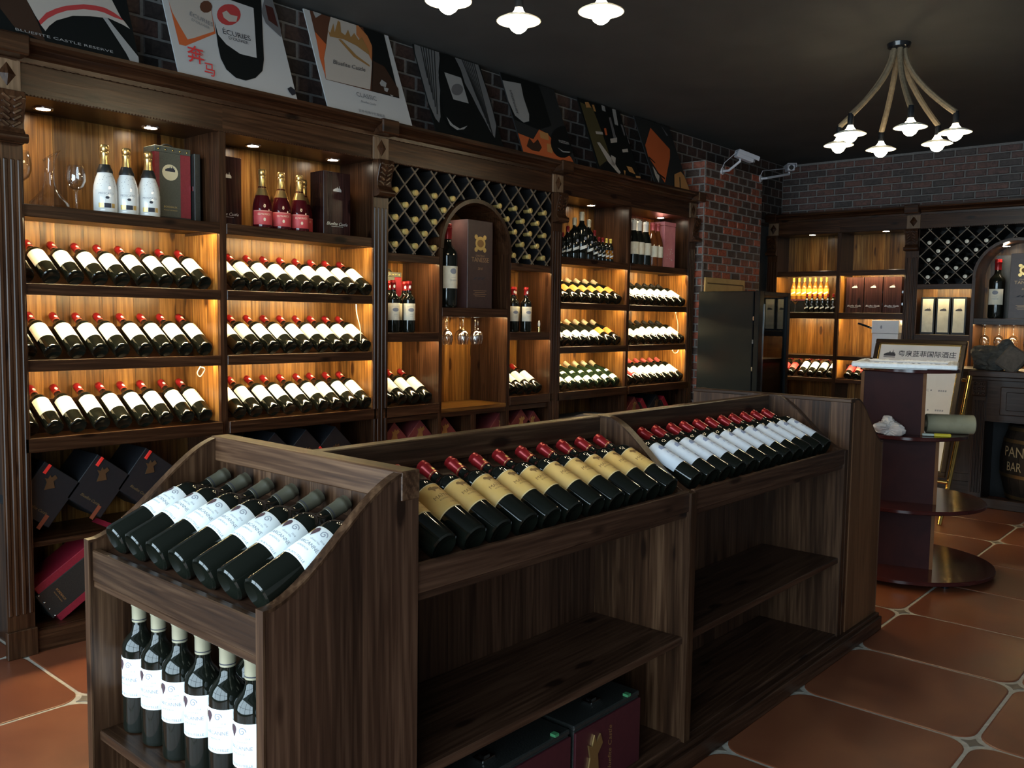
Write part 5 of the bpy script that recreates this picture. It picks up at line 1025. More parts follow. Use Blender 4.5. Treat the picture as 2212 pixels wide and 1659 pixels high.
# ================================================================ PENDANT CLUSTERS
ROPE = noisy('hemp_rope', (0.10, 0.072, 0.042), (0.16, 0.12, 0.072), 60, 0.8, 0.4); SHADE = plain('white_enamel', (0.75, 0.72, 0.64), 0.3)
def lamp_cluster(cxy, lamps, zl, label):
    r = empty('rope_pendant_lamp', (*cxy, CEIL), label, 'pendant lamp', 'rope pendant clusters')
    MB().lathe([(0, 0), (0.06, 0), (0.055, -0.02), (0.03, -0.035), (0.0, -0.035)], 20, Matrix.Translation((*cxy, CEIL))).build('ceiling_rose', BLACK, r, smooth=True)
    for k, (x, y) in enumerate(lamps):
        top = Vector((cxy[0] + (x-cxy[0])*0.10, cxy[1] + (y-cxy[1])*0.10, CEIL-0.03)); end = Vector((x, y, zl+0.10)); pts = []
        for i in range(11):
            t = i/10; h = t**1.8; pts.append(Vector((top.x + (end.x-top.x)*h, top.y + (end.y-top.y)*h, top.z + (end.z-top.z)*(t*0.92 + 0.08*t*t))))
        MB().tube(pts, 0.015, 8).build('rope', ROPE, r, smooth=True)
        T = Matrix.Translation((x, y, zl))
        sh = MB().lathe([(0.016, 0.026), (0.030, 0.022), (0.056, 0.014), (0.078, 0.003), (0.0805, 0.0), (0.078, -0.001), (0.055, 0.009), (0.030, 0.016), (0.016, 0.019)], 28, T).build('lamp_shade', SHADE, r, smooth=True)
        MB().lathe([(0, 0.110), (0.013, 0.108), (0.016, 0.085), (0.016, 0.046), (0.0, 0.046)], 14, T).build('lamp_holder', BLACK, sh, smooth=True)
        MB().lathe([(0, 0.046), (0.014, 0.044), (0.018, 0.034), (0.030, 0.020), (0.037, 0.002), (0.036, -0.014), (0.027, -0.030), (0.013, -0.040), (0, -0.043)], 18, T).build('bulb', BULBM, sh, smooth=True)
hexa = lambda c, rad, a0: [(c[0] + rad*math.cos(math.radians(a0+60*k)), c[1] + rad*math.sin(math.radians(a0+60*k))) for k in range(6)]
lamp_cluster((-1.634, 4.915), hexa((-1.634, 4.915), 0.295, 2), 2.27, 'six-lamp rope pendant cluster hanging over the tiered stand')
lamp_cluster((-1.905, 2.250), hexa((-1.905, 2.250), 0.305, 20), 2.355, 'six-lamp rope pendant cluster over the island, at the top edge')
# ================================================================ COUNTER, BARREL, BAGS, SIGN
ctr = empty('bar_counter', (-1.1, 7.1, 0), 'dark carved bar counter with barrel niche at right', 'counter')
kw = lambda a: wood('counter_wood', a, (0.016, 0.009, 0.007), (0.034, 0.020, 0.015), (0.055, 0.035, 0.028), 0.35, 0.2)
cxa, cxb, cya = -1.66, -0.30, 6.87
box_part(ctr, 'counter_top', kw('x'), cxa-0.03, cxb, cya-0.03, 7.44, 0.930, 0.972, bevel=0.004); box_part(ctr, 'top_moulding', kw('x'), cxa-0.015, cxb, cya-0.012, 7.43, 0.905, 0.930, bevel=0.004)
box_part(ctr, 'side_panel', kw('z'), cxa, cxa+0.03, cya+0.05, 7.42, 0.0, 0.905); box_part(ctr, 'back_panel', RACK, cxa+0.03, cxb, 7.38, 7.42, 0.0, 0.905)
box_part(ctr, 'pilaster_shaft', kw('z'), cxa, cxa+0.085, cya, cya+0.05, 0.05, 0.905)
for i in range(4): box_part(ctr, 'reed', kw('z'), cxa+0.012+0.018*i, cxa+0.024+0.018*i, cya-0.008, cya+0.002, 0.10, 0.76, bevel=0.003)
cp = box_part(ctr, 'carved_capital', kw('z'), cxa-0.006, cxa+0.091, cya-0.022, cya, 0.79, 0.900, bevel=0.008)
for i in range(3):
    for j in range(3): MB().lathe([(0, 0.010), (0.008, 0.006), (0.012, 0)], 8, Matrix.Translation((cxa+0.015+0.028*i, cya-0.022, 0.812+0.033*j)) @ Matrix.Rotation(math.pi/2, 4, 'X')).build('leaf_carving', kw('z'), cp, smooth=True)
box_part(ctr, 'drawer_rail', kw('x'), cxa+0.085, cxb, cya+0.01, cya+0.04, 0.615, 0.905); dp = box_part(ctr, 'raised_panel', kw('x'), cxa+0.175, cxb-0.05, cya-0.004, cya+0.010, 0.665, 0.865, bevel=0.006); box_part(dp, 'panel_field', kw('x'), cxa+0.215, cxb-0.09, cya-0.012, cya-0.004, 0.70, 0.83, bevel=0.006)
box_part(ctr, 'base_board', kw('x'), cxa, cxb, cya-0.005, cya+0.05, 0.0, 0.07, bevel=0.004)
bar_c = Vector((-1.235, 7.17, 0.0)); br = empty('wine_barrel', bar_c, 'dark wooden barrel with gold lettering inside the counter niche', 'barrel')
prof = lambda z: 0.235 + 0.055*math.sin(math.pi*(z-0.05)/0.54)
for k in range(22):
    a0 = 2*math.pi*k/22+0.004; a1 = 2*math.pi*(k+1)/22-0.004; MB().lathe([(prof(z)-0.02, z) if False else (prof(z), z) for z in [0.05+0.54*i/10 for i in range(11)]], 2, Matrix.Translation(bar_c), a0, a1).build('stave', noisy('black_stained_oak', (0.012, 0.010, 0.009), (0.024, 0.019, 0.016), 14, 0.35), br, smooth=True)
MB().lathe([(0, 0.575), (0.24, 0.575)], 24, Matrix.Translation(bar_c)).build('head', kw('x'), br)
for z in (0.08, 0.235, 0.480, 0.565): MB().lathe([(prof(z-0.012)+0.001, z-0.012), (prof(z-0.012)+0.004, z-0.012), (prof(z+0.012)+0.004, z+0.012), (prof(z+0.012)+0.001, z+0.012)], 32, Matrix.Translation(bar_c)).build('hoop', plain('dull_brass_hoop', (0.30, 0.22, 0.12), 0.35, 0.9), br, smooth=True)
q = MB(); bf = lambda a_c, zc: (lambda s, t: (bar_c.x + (prof(zc)+0.006)*math.cos(a_c + s/0.29), bar_c.y + (prof(zc)+0.006)*math.sin(a_c + s/0.29), zc+t))
text_flat(q, 'pani', 0.185, 0, 0, bf(math.radians(-122), 0.408), height=0.070); text_flat(q, 'bar', 0.115, 0, 0, bf(math.radians(-121), 0.305), height=0.062); q.build('lettering', plain('worn_gold_letters', (0.42, 0.33, 0.19), 0.5, 0.3), br)
CLOTH = noisy('dark_grey_fabric', (0.030, 0.032, 0.032), (0.055, 0.056, 0.052), 40, 0.85, 0.4); CLOTH2 = noisy('brown_grey_fabric', (0.055, 0.046, 0.038), (0.085, 0.072, 0.060), 40, 0.85, 0.4)
bgs = empty('bag_pile', (-1.55, 7.0, 0.972), 'heap of dark grey-green bags on the counter left end', 'bags')
for i, (x, y, z, s, m, sd) in enumerate(((-1.60, 7.02, 1.055, (0.13, 0.09, 0.085), CLOTH, 1), (-1.50, 7.04, 1.075, (0.10, 0.08, 0.105), CLOTH, 2), (-1.545, 6.98, 1.03, (0.10, 0.06, 0.06), CLOTH, 3))):
    o = blob('bag_fold', (x-bgs.location.x, y-bgs.location.y, z-bgs.location.z), s, m, None, None, sd, 4, 0.34); o.parent = bgs
M = Matrix.Translation((-1.43, 6.90, 1.055)) @ Matrix.Rotation(math.radians(35), 4, 'Y') @ Matrix.Rotation(math.radians(-12), 4, 'X'); o = MB().obox(M, 0.075, 0.022, 0.085).build('folded_bag', CLOTH2, bgs, bevel=0.012)
low = empty('low_dark_cabinet', (-2.1, 7.4, 0), 'dark panelled base cabinet left of the bar counter', 'cabinet'); box_part(low, 'carcass', kw('z'), -2.33, -1.70, 7.30, 7.735, 0.08, 0.93); box_part(low, 'top', kw('x'), -2.34, -1.69, 7.28, 7.735, 0.93, 0.96, bevel=0.004); box_part(low, 'plinth', kw('x'), -2.33, -1.70, 7.31, 7.735, 0, 0.08)
for a in (-2.315, -2.005): dd = box_part(low, 'door', kw('z'), a, a+0.30, 7.282, 7.298, 0.10, 0.91, bevel=0.004); box_part(dd, 'door_field', kw('z'), a+0.05, a+0.25, 7.276, 7.283, 0.16, 0.85, bevel=0.005)
# framed sign leaning on a brass easel
sg = empty('framed_sign', (-1.9, 6.2, 0.30), 'black framed white sign with Chinese heading on a brass easel', 'sign')
p0 = Vector((-2.216, 6.13, 0.30)); p1 = Vector((-1.618, 6.13, 0.30)); upv = (Vector((0, 6.5, 1.178)) - Vector((0, 6.13, 0.30))); Hs = upv.length; uz = upv.normalized(); ux = Vector((1, 0, 0)); un = ux.cross(uz) ; 
if un.y > 0: un = -un
Wd = p1.x-p0.x
sf = lambda s, t, n=0.0: p0 + ux*s + uz*t + un*n
def sbox(mb, s0, s1, t0, t1, n0, n1): return mb.add([sf(s, t, n) for n in (n0, n1) for (s, t) in ((s0, t0), (s1, t0), (s1, t1), (s0, t1))], [(0, 3, 2, 1), (4, 5, 6, 7), (0, 1, 5, 4), (1, 2, 6, 5), (2, 3, 7, 6), (3, 0, 4, 7)])
FRB = plain('black_gilt_frame', (0.035, 0.022, 0.014), 0.25, 0.2)
for b in ((0, Wd, 0, 0.030), (0, Wd, Hs-0.030, Hs), (0, 0.030, 0.030, Hs-0.030), (Wd-0.030, Wd, 0.030, Hs-0.030)): sbox(MB(), *b, -0.012, 0.018).build('frame_rail', FRB, sg, bevel=0.004)
for b in ((0.030, Wd-0.030, 0.030, 0.037), (0.030, Wd-0.030, Hs-0.037, Hs-0.030), (0.030, 0.037, 0.037, Hs-0.037), (Wd-0.037, Wd-0.030, 0.037, Hs-0.037)): sbox(MB(), *b, -0.006, 0.010).build('gilt_fillet', BRASS, sg)
sh = sbox(MB(), 0.030, Wd-0.030, 0.030, Hs-0.030, -0.010, -0.002).build('sheet', noisy('sign_paper', (0.56, 0.55, 0.55), (0.62, 0.61, 0.61), 5, 0.4), sg)
fn = lambda s, t: sf(s, t, -0.001)
q = MB(); text_flat(q, 'sign', 0.375, 0.352, Hs-0.100, fn); castle(q, 0.105, Hs-0.122, 0.080, fn)
for x0, x1, t in ((0.066, 0.144, Hs-0.133),): q.add([fn(x0, t), fn(x1, t), fn(x1, t+0.006), fn(x0, t+0.006)], [(0, 1, 2, 3)])
q.build('heading', INK, sh)
q = MB()
for key, t in (('s1000', Hs-0.36), ('s3000', Hs-0.50), ('s5000', Hs-0.635)):
    text_flat(q, key, 0.062, 0.375, t, fn)
    for x0, x1 in ((0.300, 0.335), (0.415, 0.440), (0.465, 0.525)):
        for k in range(int((x1-x0)/0.014)): a = x0+0.014*k; q.add([fn(a, t-0.006), fn(a+0.010, t-0.006), fn(a+0.010, t+0.006), fn(a, t+0.006)], [(0, 1, 2, 3)])
q.build('small_print', GREYINK, sh)
ez = empty('brass_easel', (-1.75, 6.4, 0), 'polished brass tube easel behind the framed sign', 'easel')
for x in (-1.600, -2.235): MB().tube([(x-0.02, 6.06, 0.0), (x, 6.17, 0.30), (x+0.02, 6.44, 0.95)], 0.016, 12).build('leg', BRASS, ez, smooth=True)
MB().tube([(-2.245, 6.105, 0.275), (-1.595, 6.105, 0.275)], 0.012, 10).build('ledge', BRASS, ez, smooth=True); MB().tube([(-1.92, 6.47, 0.92), (-1.92, 6.85, 0.0)], 0.012, 10).build('rear_leg', BRASS, ez, smooth=True)
MB().tube([(-2.235, 6.47, 0.92), (-1.60, 6.47, 0.92)], 0.012, 10).build('crossbar', BRASS, ez, smooth=True)
# ================================================================ POSTERS ON THE CROWN MOULDING
LEAN = math.radians(21.5); PU = Vector((-math.sin(LEAN), 0, math.cos(LEAN))); PN = Vector((math.cos(LEAN), 0, math.sin(LEAN)))
def pm(name, c, r=0.45): return plain('poster_' + name, c, r)
class Poster:
    def __init__(s, y0, y1, H, mat, label):
        s.y0, s.W, s.H, s.k = y0, y1-y0, H, 0; s.o = Vector((-3.435, y0, 2.264))
        s.root = empty('wine_poster', (s.o.x, (y0+y1)/2, s.o.z), label, 'poster', 'posters leaning above the shelves')
        mb = MB(); mb.add([s.f(u, v, n) for n in (-0.006, 0.0) for (u, v) in ((0, 0), (s.W, 0), (s.W, H), (0, H))], [(0, 3, 2, 1), (4, 5, 6, 7), (0, 1, 5, 4), (1, 2, 6, 5), (2, 3, 7, 6), (3, 0, 4, 7)]); mb.build('board', mat, s.root)
    def f(s, u, v, n=0.0): return s.o + Vector((0, u, 0)) + PU*v + PN*n
    def clip(s, pts):
        def half(P, ax, lim, sg):
            out = []
            for i, a in enumerate(P):
                b = P[(i+1) % len(P)]; ia = sg*(a[ax]-lim) <= 0; ib_ = sg*(b[ax]-lim) <= 0
                if ia: out.append(a)
                if ia != ib_:
                    t = (lim-a[ax])/(b[ax]-a[ax]); out.append((a[0]+(b[0]-a[0])*t, a[1]+(b[1]-a[1])*t))
            return out
        for ax, lim, sg in ((0, 0, -1), (0, s.W, 1), (1, 0, -1), (1, s.H, 1)):
            pts = half(pts, ax, lim, sg)
            if len(pts) < 3: return []
        return pts
    def poly(s, name, mat, *polys):
        s.k += 1; mb = MB(); n = 0.0006*s.k
        for p in polys:
            p = s.clip(list(p))
            if p: mb.add([s.f(u, v, n) for u, v in p], [tuple(range(len(p)))])
        if mb.v: mb.build(name, mat, s.root)
    def text(s, key, w, u, v, mat, rot=0.0, name='lettering', height=None):
        s.k += 1; n = 0.0006*s.k; mb = MB(); text_flat(mb, key, w, u, v, lambda a, b: s.f(a, b, n), rot, height); mb.build(name, mat, s.root)
def rot(pts, c, a): ca, sa = math.cos(a), math.sin(a); return [(c[0] + (x-c[0])*ca - (y-c[1])*sa, c[1] + (x-c[0])*sa + (y-c[1])*ca) for x, y in pts]
def bshape(cx, y0, k): return [(cx+s*r*k, y0+z*k) for s, seq in ((1, BORD[2:]), (-1, BORD[:1:-1])) for r, z in seq]
PW = pm('white', (0.36, 0.355, 0.36)); PB = pm('black', (0.005, 0.006, 0.006), 0.3); PC = pm('cream', (0.34, 0.30, 0.27)); PR = pm('red', (0.33, 0.035, 0.035)); PO = pm('orange', (0.40, 0.085, 0.025)); PG = pm('grey', (0.10, 0.095, 0.10)); PD = pm('charcoal', (0.014, 0.015, 0.016)); PBR = pm('brown', (0.075, 0.028, 0.015)); PT = pm('tan', (0.36, 0.17, 0.055)); PL = pm('pale_grey', (0.24, 0.235, 0.235)); PU_ = pm('umber', (0.030, 0.014, 0.008)); POL = pm('olive', (0.055, 0.044, 0.018)); PMA = pm('maroon', (0.040, 0.010, 0.008)); PWG = pm('wing', (0.115, 0.115, 0.12)); PAM = pm('amber', (0.34, 0.12, 0.04)); PINK_ = pm('ink', (0.015, 0.015, 0.02)); PGI = pm('grey_ink', (0.13, 0.13, 0.14))
HH = 0.525
ART = {
'P1': {
  'label': [(0.197, 0.160), (0.216, 0.103), (0.225, 0.082), (0.258, 0.124), (0.335, 0.177), (0.406, 0.205), (0.487, 0.215), (0.547, 0.187), (0.523, 0.264)],
  'band': [(0.225, 0.082), (0.258, 0.125), (0.297, 0.155), (0.335, 0.178), (0.406, 0.207), (0.455, 0.216), (0.487, 0.217), (0.520, 0.206), (0.548, 0.188), (0.554, 0.180), (0.516, 0.184), (0.480, 0.193), (0.451, 0.193), (0.402, 0.184), (0.337, 0.158), (0.296, 0.132), (0.259, 0.101), (0.229, 0.066)],
  'low': [(0.229, 0.066), (0.259, 0.101), (0.296, 0.132), (0.337, 0.158), (0.402, 0.184), (0.451, 0.193), (0.480, 0.193), (0.516, 0.184), (0.554, 0.180), (0.573, 0.148), (0.547, 0.159), (0.495, 0.172), (0.468, 0.168), (0.419, 0.159), (0.354, 0.141), (0.288, 0.101), (0.258, 0.069), (0.242, 0.044)],
  'hi': [(0.470, 0.167), (0.489, 0.170), (0.502, 0.149), (0.583, 0.027), (0.579, -0.005), (0.546, -0.005), (0.534, 0.033), (0.480, 0.149)],
  'umber': [(0.100, 0.095), (0.136, 0.033), (0.237, -0.006), (0.221, 0.075), (0.197, 0.160), (0.105, 0.130)],
  'txt': [(0.297, 0.008), (0.137, 0.014), (0.482, 0.012)],
},
'P2': {
  'red': [(0.026, 0.343), (0.031, 0.136), (0.059, 0.137), (0.218, 0.240), (0.225, 0.406)],
  'tilt': [(0.026, 0.343), (0.032, 0.286), (0.053, 0.226), (0.075, 0.171), (0.114, 0.191), (0.213, 0.249), (0.225, 0.406)],
  'blob': [(0.231, 0.374), (0.221, 0.352), (0.202, 0.336), (0.183, 0.330), (0.170, 0.337), (0.168, 0.354), (0.178, 0.375), (0.197, 0.392), (0.216, 0.398), (0.229, 0.391)],
  'bottle': [(0.239, 0.411), (0.224, 0.283), (0.214, 0.179), (0.213, 0.118), (0.228, 0.069), (0.267, 0.038), (0.314, 0.036), (0.368, 0.062), (0.414, 0.108), (0.436, 0.169), (0.501, 0.494)],
  'blabel': [(0.236, 0.410), (0.225, 0.317), (0.227, 0.236), (0.257, 0.197), (0.317, 0.166), (0.399, 0.168), (0.447, 0.434), (0.326, 0.438)],
  'emblem': [(0.368, 0.375), (0.361, 0.357), (0.348, 0.338), (0.331, 0.322), (0.312, 0.308), (0.292, 0.300), (0.274, 0.297), (0.259, 0.300), (0.248, 0.309), (0.243, 0.322), (0.244, 0.338), (0.251, 0.356), (0.263, 0.375), (0.279, 0.391), (0.298, 0.405), (0.318, 0.413), (0.337, 0.417), (0.353, 0.414), (0.364, 0.406), (0.369, 0.392)],
  'figure': [(0.273, 0.356), (0.298, 0.374), (0.314, 0.358), (0.349, 0.361), (0.335, 0.329), (0.298, 0.319), (0.275, 0.332)],
  'glass': [(0.517, 0.499), (0.484, 0.424), (0.493, 0.369), (0.560, 0.316), (0.574, 0.371), (0.565, 0.515)],
  'wine': [(0.514, 0.469), (0.554, 0.467), (0.558, 0.366), (0.512, 0.389)],
  'stem': [(0.524, 0.043), (0.547, 0.059), (0.566, 0.046), (0.564, 0.024), (0.542, 0.012), (0.531, 0.027)],
  'txt': [(0.319, 0.259), (0.291, 0.226), (0.159, 0.284), (0.145, 0.307), (0.101, 0.086), (0.143, 0.035)],
},
'P3': {
  'photo': [(0.037, 0.582), (0.029, 0.151), (0.488, 0.151), (0.507, 0.732)],
  'dark': [(0.173, 0.625), (0.174, 0.555), (0.362, 0.524), (0.365, 0.445), (0.394, 0.420), (0.306, 0.150), (0.488, 0.151), (0.507, 0.732)],
  'hand': [(0.042, 0.584), (0.061, 0.490), (0.145, 0.554), (0.201, 0.634)],
  'ember': [(0.035, 0.406), (0.085, 0.352), (0.049, 0.267), (0.030, 0.155), (0.023, 0.261)],
  'label': [(0.177, 0.564), (0.126, 0.455), (0.083, 0.344), (0.049, 0.267), (0.029, 0.151), (0.297, 0.156), (0.350, 0.298), (0.389, 0.427), (0.376, 0.479), (0.320, 0.536), (0.249, 0.562)],
  'glow': [(0.320, 0.536), (0.376, 0.479), (0.389, 0.427), (0.360, 0.332), (0.331, 0.419), (0.300, 0.466)],
  'castle': [(0.118, 0.441), (0.127, 0.425), (0.165, 0.490), (0.158, 0.438), (0.200, 0.516), (0.212, 0.508), (0.200, 0.450), (0.223, 0.440), (0.252, 0.480), (0.257, 0.438), (0.288, 0.471), (0.305, 0.436), (0.334, 0.460), (0.357, 0.386), (0.354, 0.362), (0.280, 0.397), (0.207, 0.412), (0.120, 0.404)],
  'road': [(0.170, 0.402), (0.188, 0.407), (0.263, 0.338), (0.336, 0.302), (0.333, 0.292), (0.242, 0.325)],
  'brown': [(0.368, 0.334), (0.437, 0.319), (0.495, 0.205), (0.484, 0.155), (0.306, 0.150)],
  'glint': [(0.388, 0.645), (0.426, 0.648), (0.433, 0.610), (0.476, 0.631), (0.458, 0.601), (0.410, 0.595)],
  'st1': [(0.371, 0.208), (0.392, 0.233), (0.420, 0.220), (0.407, 0.193), (0.376, 0.194)],
  'st2': [(0.393, 0.190), (0.425, 0.189), (0.408, 0.165), (0.391, 0.170)],
  'st3': [(0.424, 0.157), (0.446, 0.154), (0.429, 0.142)],
  'txt': [(0.192, 0.274), (0.256, 0.108), (0.257, 0.067), (0.259, 0.000)],
},
'P4': {
  'wl': [(0.022, 0.577), (0.066, 0.619), (0.135, 0.639), (0.179, 0.612), (0.206, 0.567), (0.188, 0.484), (0.145, 0.387), (0.130, 0.298), (0.093, 0.206), (0.062, 0.099), (0.038, 0.061), (0.020, 0.082), (0.003, 0.153), (-0.011, 0.233), (-0.018, 0.330), (-0.004, 0.451)],
  'wr': [(0.327, 0.600), (0.412, 0.650), (0.474, 0.631), (0.509, 0.567), (0.516, 0.460), (0.523, 0.353), (0.523, 0.227), (0.518, 0.137), (0.473, 0.049), (0.447, 0.088), (0.425, 0.154), (0.400, 0.210), (0.374, 0.293), (0.344, 0.365), (0.341, 0.453), (0.320, 0.518)],
  'beam': [(0.196, 0.758), (0.340, 0.765), (0.331, 0.628), (0.223, 0.616)],
  'bottle': [(0.245, 0.666), (0.289, 0.683), (0.288, 0.616), (0.284, 0.509), (0.324, 0.466), (0.321, 0.395), (0.326, 0.100), (0.263, 0.020), (0.129, 0.037), (0.086, 0.096), (0.132, 0.350), (0.172, 0.437), (0.224, 0.511)],
  'capsule': [(0.247, 0.662), (0.288, 0.678), (0.287, 0.607), (0.236, 0.575)],
  'label': [(0.191, 0.398), (0.321, 0.395), (0.324, 0.234), (0.203, 0.234)],
  'seal': [(0.309, 0.317), (0.297, 0.299), (0.278, 0.282), (0.256, 0.270), (0.234, 0.265), (0.216, 0.268), (0.208, 0.279), (0.209, 0.295), (0.220, 0.313), (0.238, 0.330), (0.261, 0.342), (0.283, 0.347), (0.301, 0.344), (0.310, 0.334)],
  'glint': [(0.106, 0.108), (0.140, 0.068), (0.188, 0.052), (0.258, 0.083), (0.221, 0.054), (0.162, 0.039), (0.116, 0.060)],
  'f0': [(0.061, 0.588), (0.067, 0.588), (0.047, 0.329), (0.039, 0.328)],
  'f1': [(0.082, 0.582), (0.088, 0.582), (0.047, 0.286), (0.039, 0.284)],
  'f2': [(0.102, 0.575), (0.109, 0.575), (0.047, 0.242), (0.039, 0.240)],
  'f3': [(0.123, 0.569), (0.129, 0.569), (0.046, 0.199), (0.038, 0.197)],
  'f4': [(0.144, 0.563), (0.150, 0.563), (0.046, 0.155), (0.038, 0.154)],
  'f5': [(0.165, 0.556), (0.171, 0.556), (0.046, 0.112), (0.038, 0.111)],
  'g0': [(0.363, 0.592), (0.370, 0.592), (0.425, 0.277), (0.415, 0.275)],
  'g1': [(0.381, 0.593), (0.388, 0.593), (0.432, 0.242), (0.422, 0.240)],
  'g2': [(0.400, 0.595), (0.407, 0.595), (0.438, 0.206), (0.428, 0.204)],
  'g3': [(0.419, 0.596), (0.426, 0.596), (0.444, 0.170), (0.434, 0.168)],
  'g4': [(0.438, 0.597), (0.444, 0.597), (0.451, 0.134), (0.440, 0.132)],
  'g5': [(0.456, 0.599), (0.463, 0.599), (0.457, 0.099), (0.447, 0.097)],
  'g6': [(0.475, 0.600), (0.482, 0.600), (0.463, 0.063), (0.453, 0.061)],
},
'P5': {
  'photo': [(0.096, 0.679), (0.259, 0.732), (0.214, 0.652), (0.091, 0.602)],
  'label': [(-0.011, 0.469), (0.175, 0.489), (0.161, 0.391), (0.168, 0.279), (0.147, 0.228), (0.087, 0.207), (0.024, 0.241), (-0.006, 0.354)],
  'g1': [(0.317, 0.743), (0.462, 0.761), (0.407, 0.563), (0.350, 0.559)],
  'g2': [(0.475, 0.759), (0.546, 0.757), (0.526, 0.611), (0.438, 0.570)],
  'bottle': [(-0.001, 0.560), (0.095, 0.612), (0.214, 0.652), (0.352, 0.628), (0.367, 0.436), (0.368, 0.242), (0.222, 0.186), (0.012, 0.211), (-0.033, 0.348)],
  'table': [(-0.017, 0.123), (0.135, 0.105), (0.222, 0.186), (0.296, 0.171), (0.355, 0.115), (0.476, 0.039), (0.495, -0.016), (-0.019, -0.022)],
  'c1': [(0.217, 0.176), (0.304, 0.173), (0.289, 0.123), (0.211, 0.127)],
  'c2': [(0.259, 0.098), (0.320, 0.100), (0.287, 0.037), (0.240, 0.039)],
  'foot': [(0.572, 0.163), (0.545, 0.119), (0.505, 0.079), (0.457, 0.046), (0.406, 0.025), (0.360, 0.018), (0.324, 0.025), (0.301, 0.045), (0.293, 0.077), (0.303, 0.115), (0.328, 0.157), (0.366, 0.197), (0.413, 0.231), (0.464, 0.254), (0.511, 0.263), (0.550, 0.257), (0.575, 0.236), (0.583, 0.203)],
  'sprig': [(0.046, 0.043), (0.097, 0.107), (0.123, 0.075), (0.178, 0.112), (0.195, 0.059), (0.154, 0.025), (0.089, 0.023)],
  'smile': [(0.356, 0.087), (0.405, 0.071), (0.480, 0.078), (0.473, 0.070), (0.398, 0.061)],
  'txt': [(0.034, 0.344), (0.442, 0.138)],
},
'P6': {
  'vine': [(0.017, 0.493), (0.152, 0.480), (0.177, 0.297), (0.185, 0.112), (0.016, 0.025), (0.015, 0.288)],
  'k1': [(0.291, 0.605), (0.328, 0.613), (0.305, 0.480), (0.265, 0.483)],
  'k2': [(0.400, 0.521), (0.447, 0.531), (0.414, 0.395), (0.373, 0.398)],
  'k3': [(0.077, 0.506), (0.121, 0.515), (0.134, 0.476), (0.073, 0.464)],
  'k4': [(0.154, 0.501), (0.180, 0.507), (0.179, 0.454), (0.156, 0.455)],
  'h1': [(0.319, 0.440), (0.347, 0.446), (0.334, 0.284), (0.298, 0.277)],
  'h2': [(0.490, 0.409), (0.519, 0.415), (0.507, 0.272), (0.479, 0.267)],
  'h3': [(0.448, 0.412), (0.474, 0.411), (0.467, 0.329), (0.448, 0.326)],
  'l1': [(0.250, 0.264), (0.346, 0.291), (0.326, 0.251), (0.242, 0.231)],
  'l2': [(0.362, 0.204), (0.439, 0.222), (0.434, 0.195), (0.359, 0.180)],
  'l3': [(0.095, 0.292), (0.180, 0.303), (0.178, 0.282), (0.093, 0.272)],
  's1': [(0.070, 0.206), (0.105, 0.212), (0.185, 0.112), (0.251, 0.014), (0.225, -0.005), (0.134, 0.074)],
  's2': [(0.196, 0.135), (0.247, 0.122), (0.205, 0.054), (0.166, 0.058)],
  'r1': [(0.211, 0.335), (0.238, 0.340), (0.228, 0.286), (0.201, 0.281)],
  'c1': [(0.348, 0.076), (0.416, 0.075), (0.434, 0.025), (0.362, 0.036)],
  'c2': [(0.295, 0.036), (0.319, 0.035), (0.291, -0.006)],
  'c3': [(0.428, 0.014), (0.500, 0.019), (0.483, 0.003), (0.429, -0.002)],
},
'P7': {
  'maroon': [(0.346, 0.673), (0.311, 0.628), (0.259, 0.586), (0.199, 0.553), (0.138, 0.533), (0.087, 0.530), (0.053, 0.544), (0.040, 0.573), (0.050, 0.611), (0.082, 0.655), (0.132, 0.697), (0.192, 0.731), (0.253, 0.752), (0.306, 0.757), (0.343, 0.743), (0.357, 0.714)],
  'label': [(0.186, 0.463), (0.379, 0.320), (0.337, 0.245), (0.142, 0.014), (0.021, 0.205), (0.028, 0.295)],
  'tip': [(0.037, 0.131), (0.093, 0.062), (0.052, 0.004), (0.033, 0.054)],
  'gl': [(0.356, 0.513), (0.417, 0.443), (0.391, 0.432)],
  'streak': [(0.031, 0.207), (0.093, 0.167), (0.086, 0.160), (0.019, 0.194)],
  'streak2': [(0.072, 0.092), (0.165, 0.056), (0.154, 0.043), (0.064, 0.078)],
  'bx': [(0.318, 0.106), (0.430, 0.145), (0.464, 0.115), (0.478, -0.021), (0.244, -0.028)],
  'gap': [(0.380, 0.092), (0.393, 0.094), (0.336, -0.027), (0.321, -0.029)],
  'neck': [(0.443, 0.635), (0.521, 0.669), (0.552, 0.633), (0.474, 0.582), (0.425, 0.584)],
},
}
def draw(p, key, *items):
    for name, shape, mat in items: p.poly(name, mat, *[ART[key][x] for x in shape.split()])
p = Poster(1.10, 1.685, HH, PB, 'dark poster at far left, giant bottle label over reserve lettering')
draw(p, 'P1', ('glow', 'umber', PU_), ('label_art', 'label', PC), ('label_band', 'band', PR), ('label_foot', 'low', PC), ('bottle_highlight', 'hi', PL)); p.text('reserve', 0.345, 0.310, 0.022, PL, 0, 'lettering', 0.0105)
p = Poster(1.845, 2.415, HH, PW, 'white poster with red calligraphy and a dark bottle')
draw(p, 'P2', ('red_field', 'red', PO), ('tilted_label', 'tilt', PC), ('small_crest', 'blob', PBR), ('bottle', 'bottle', PB), ('bottle_label', 'blabel', PW), ('emblem', 'emblem', PR), ('emblem_figure', 'figure', PC), ('glass_art', 'glass', PG), ('wine', 'wine', PMA), ('glass_stem', 'stem', PINK_))
p.text('ecuries', 0.135, 0.320, 0.262, PINK_); p.text('olivier', 0.095, 0.322, 0.232, PINK_); p.text('ecuries', 0.105, 0.160, 0.290, PGI, -0.25); p.text('olivier', 0.080, 0.150, 0.262, PGI, -0.25)
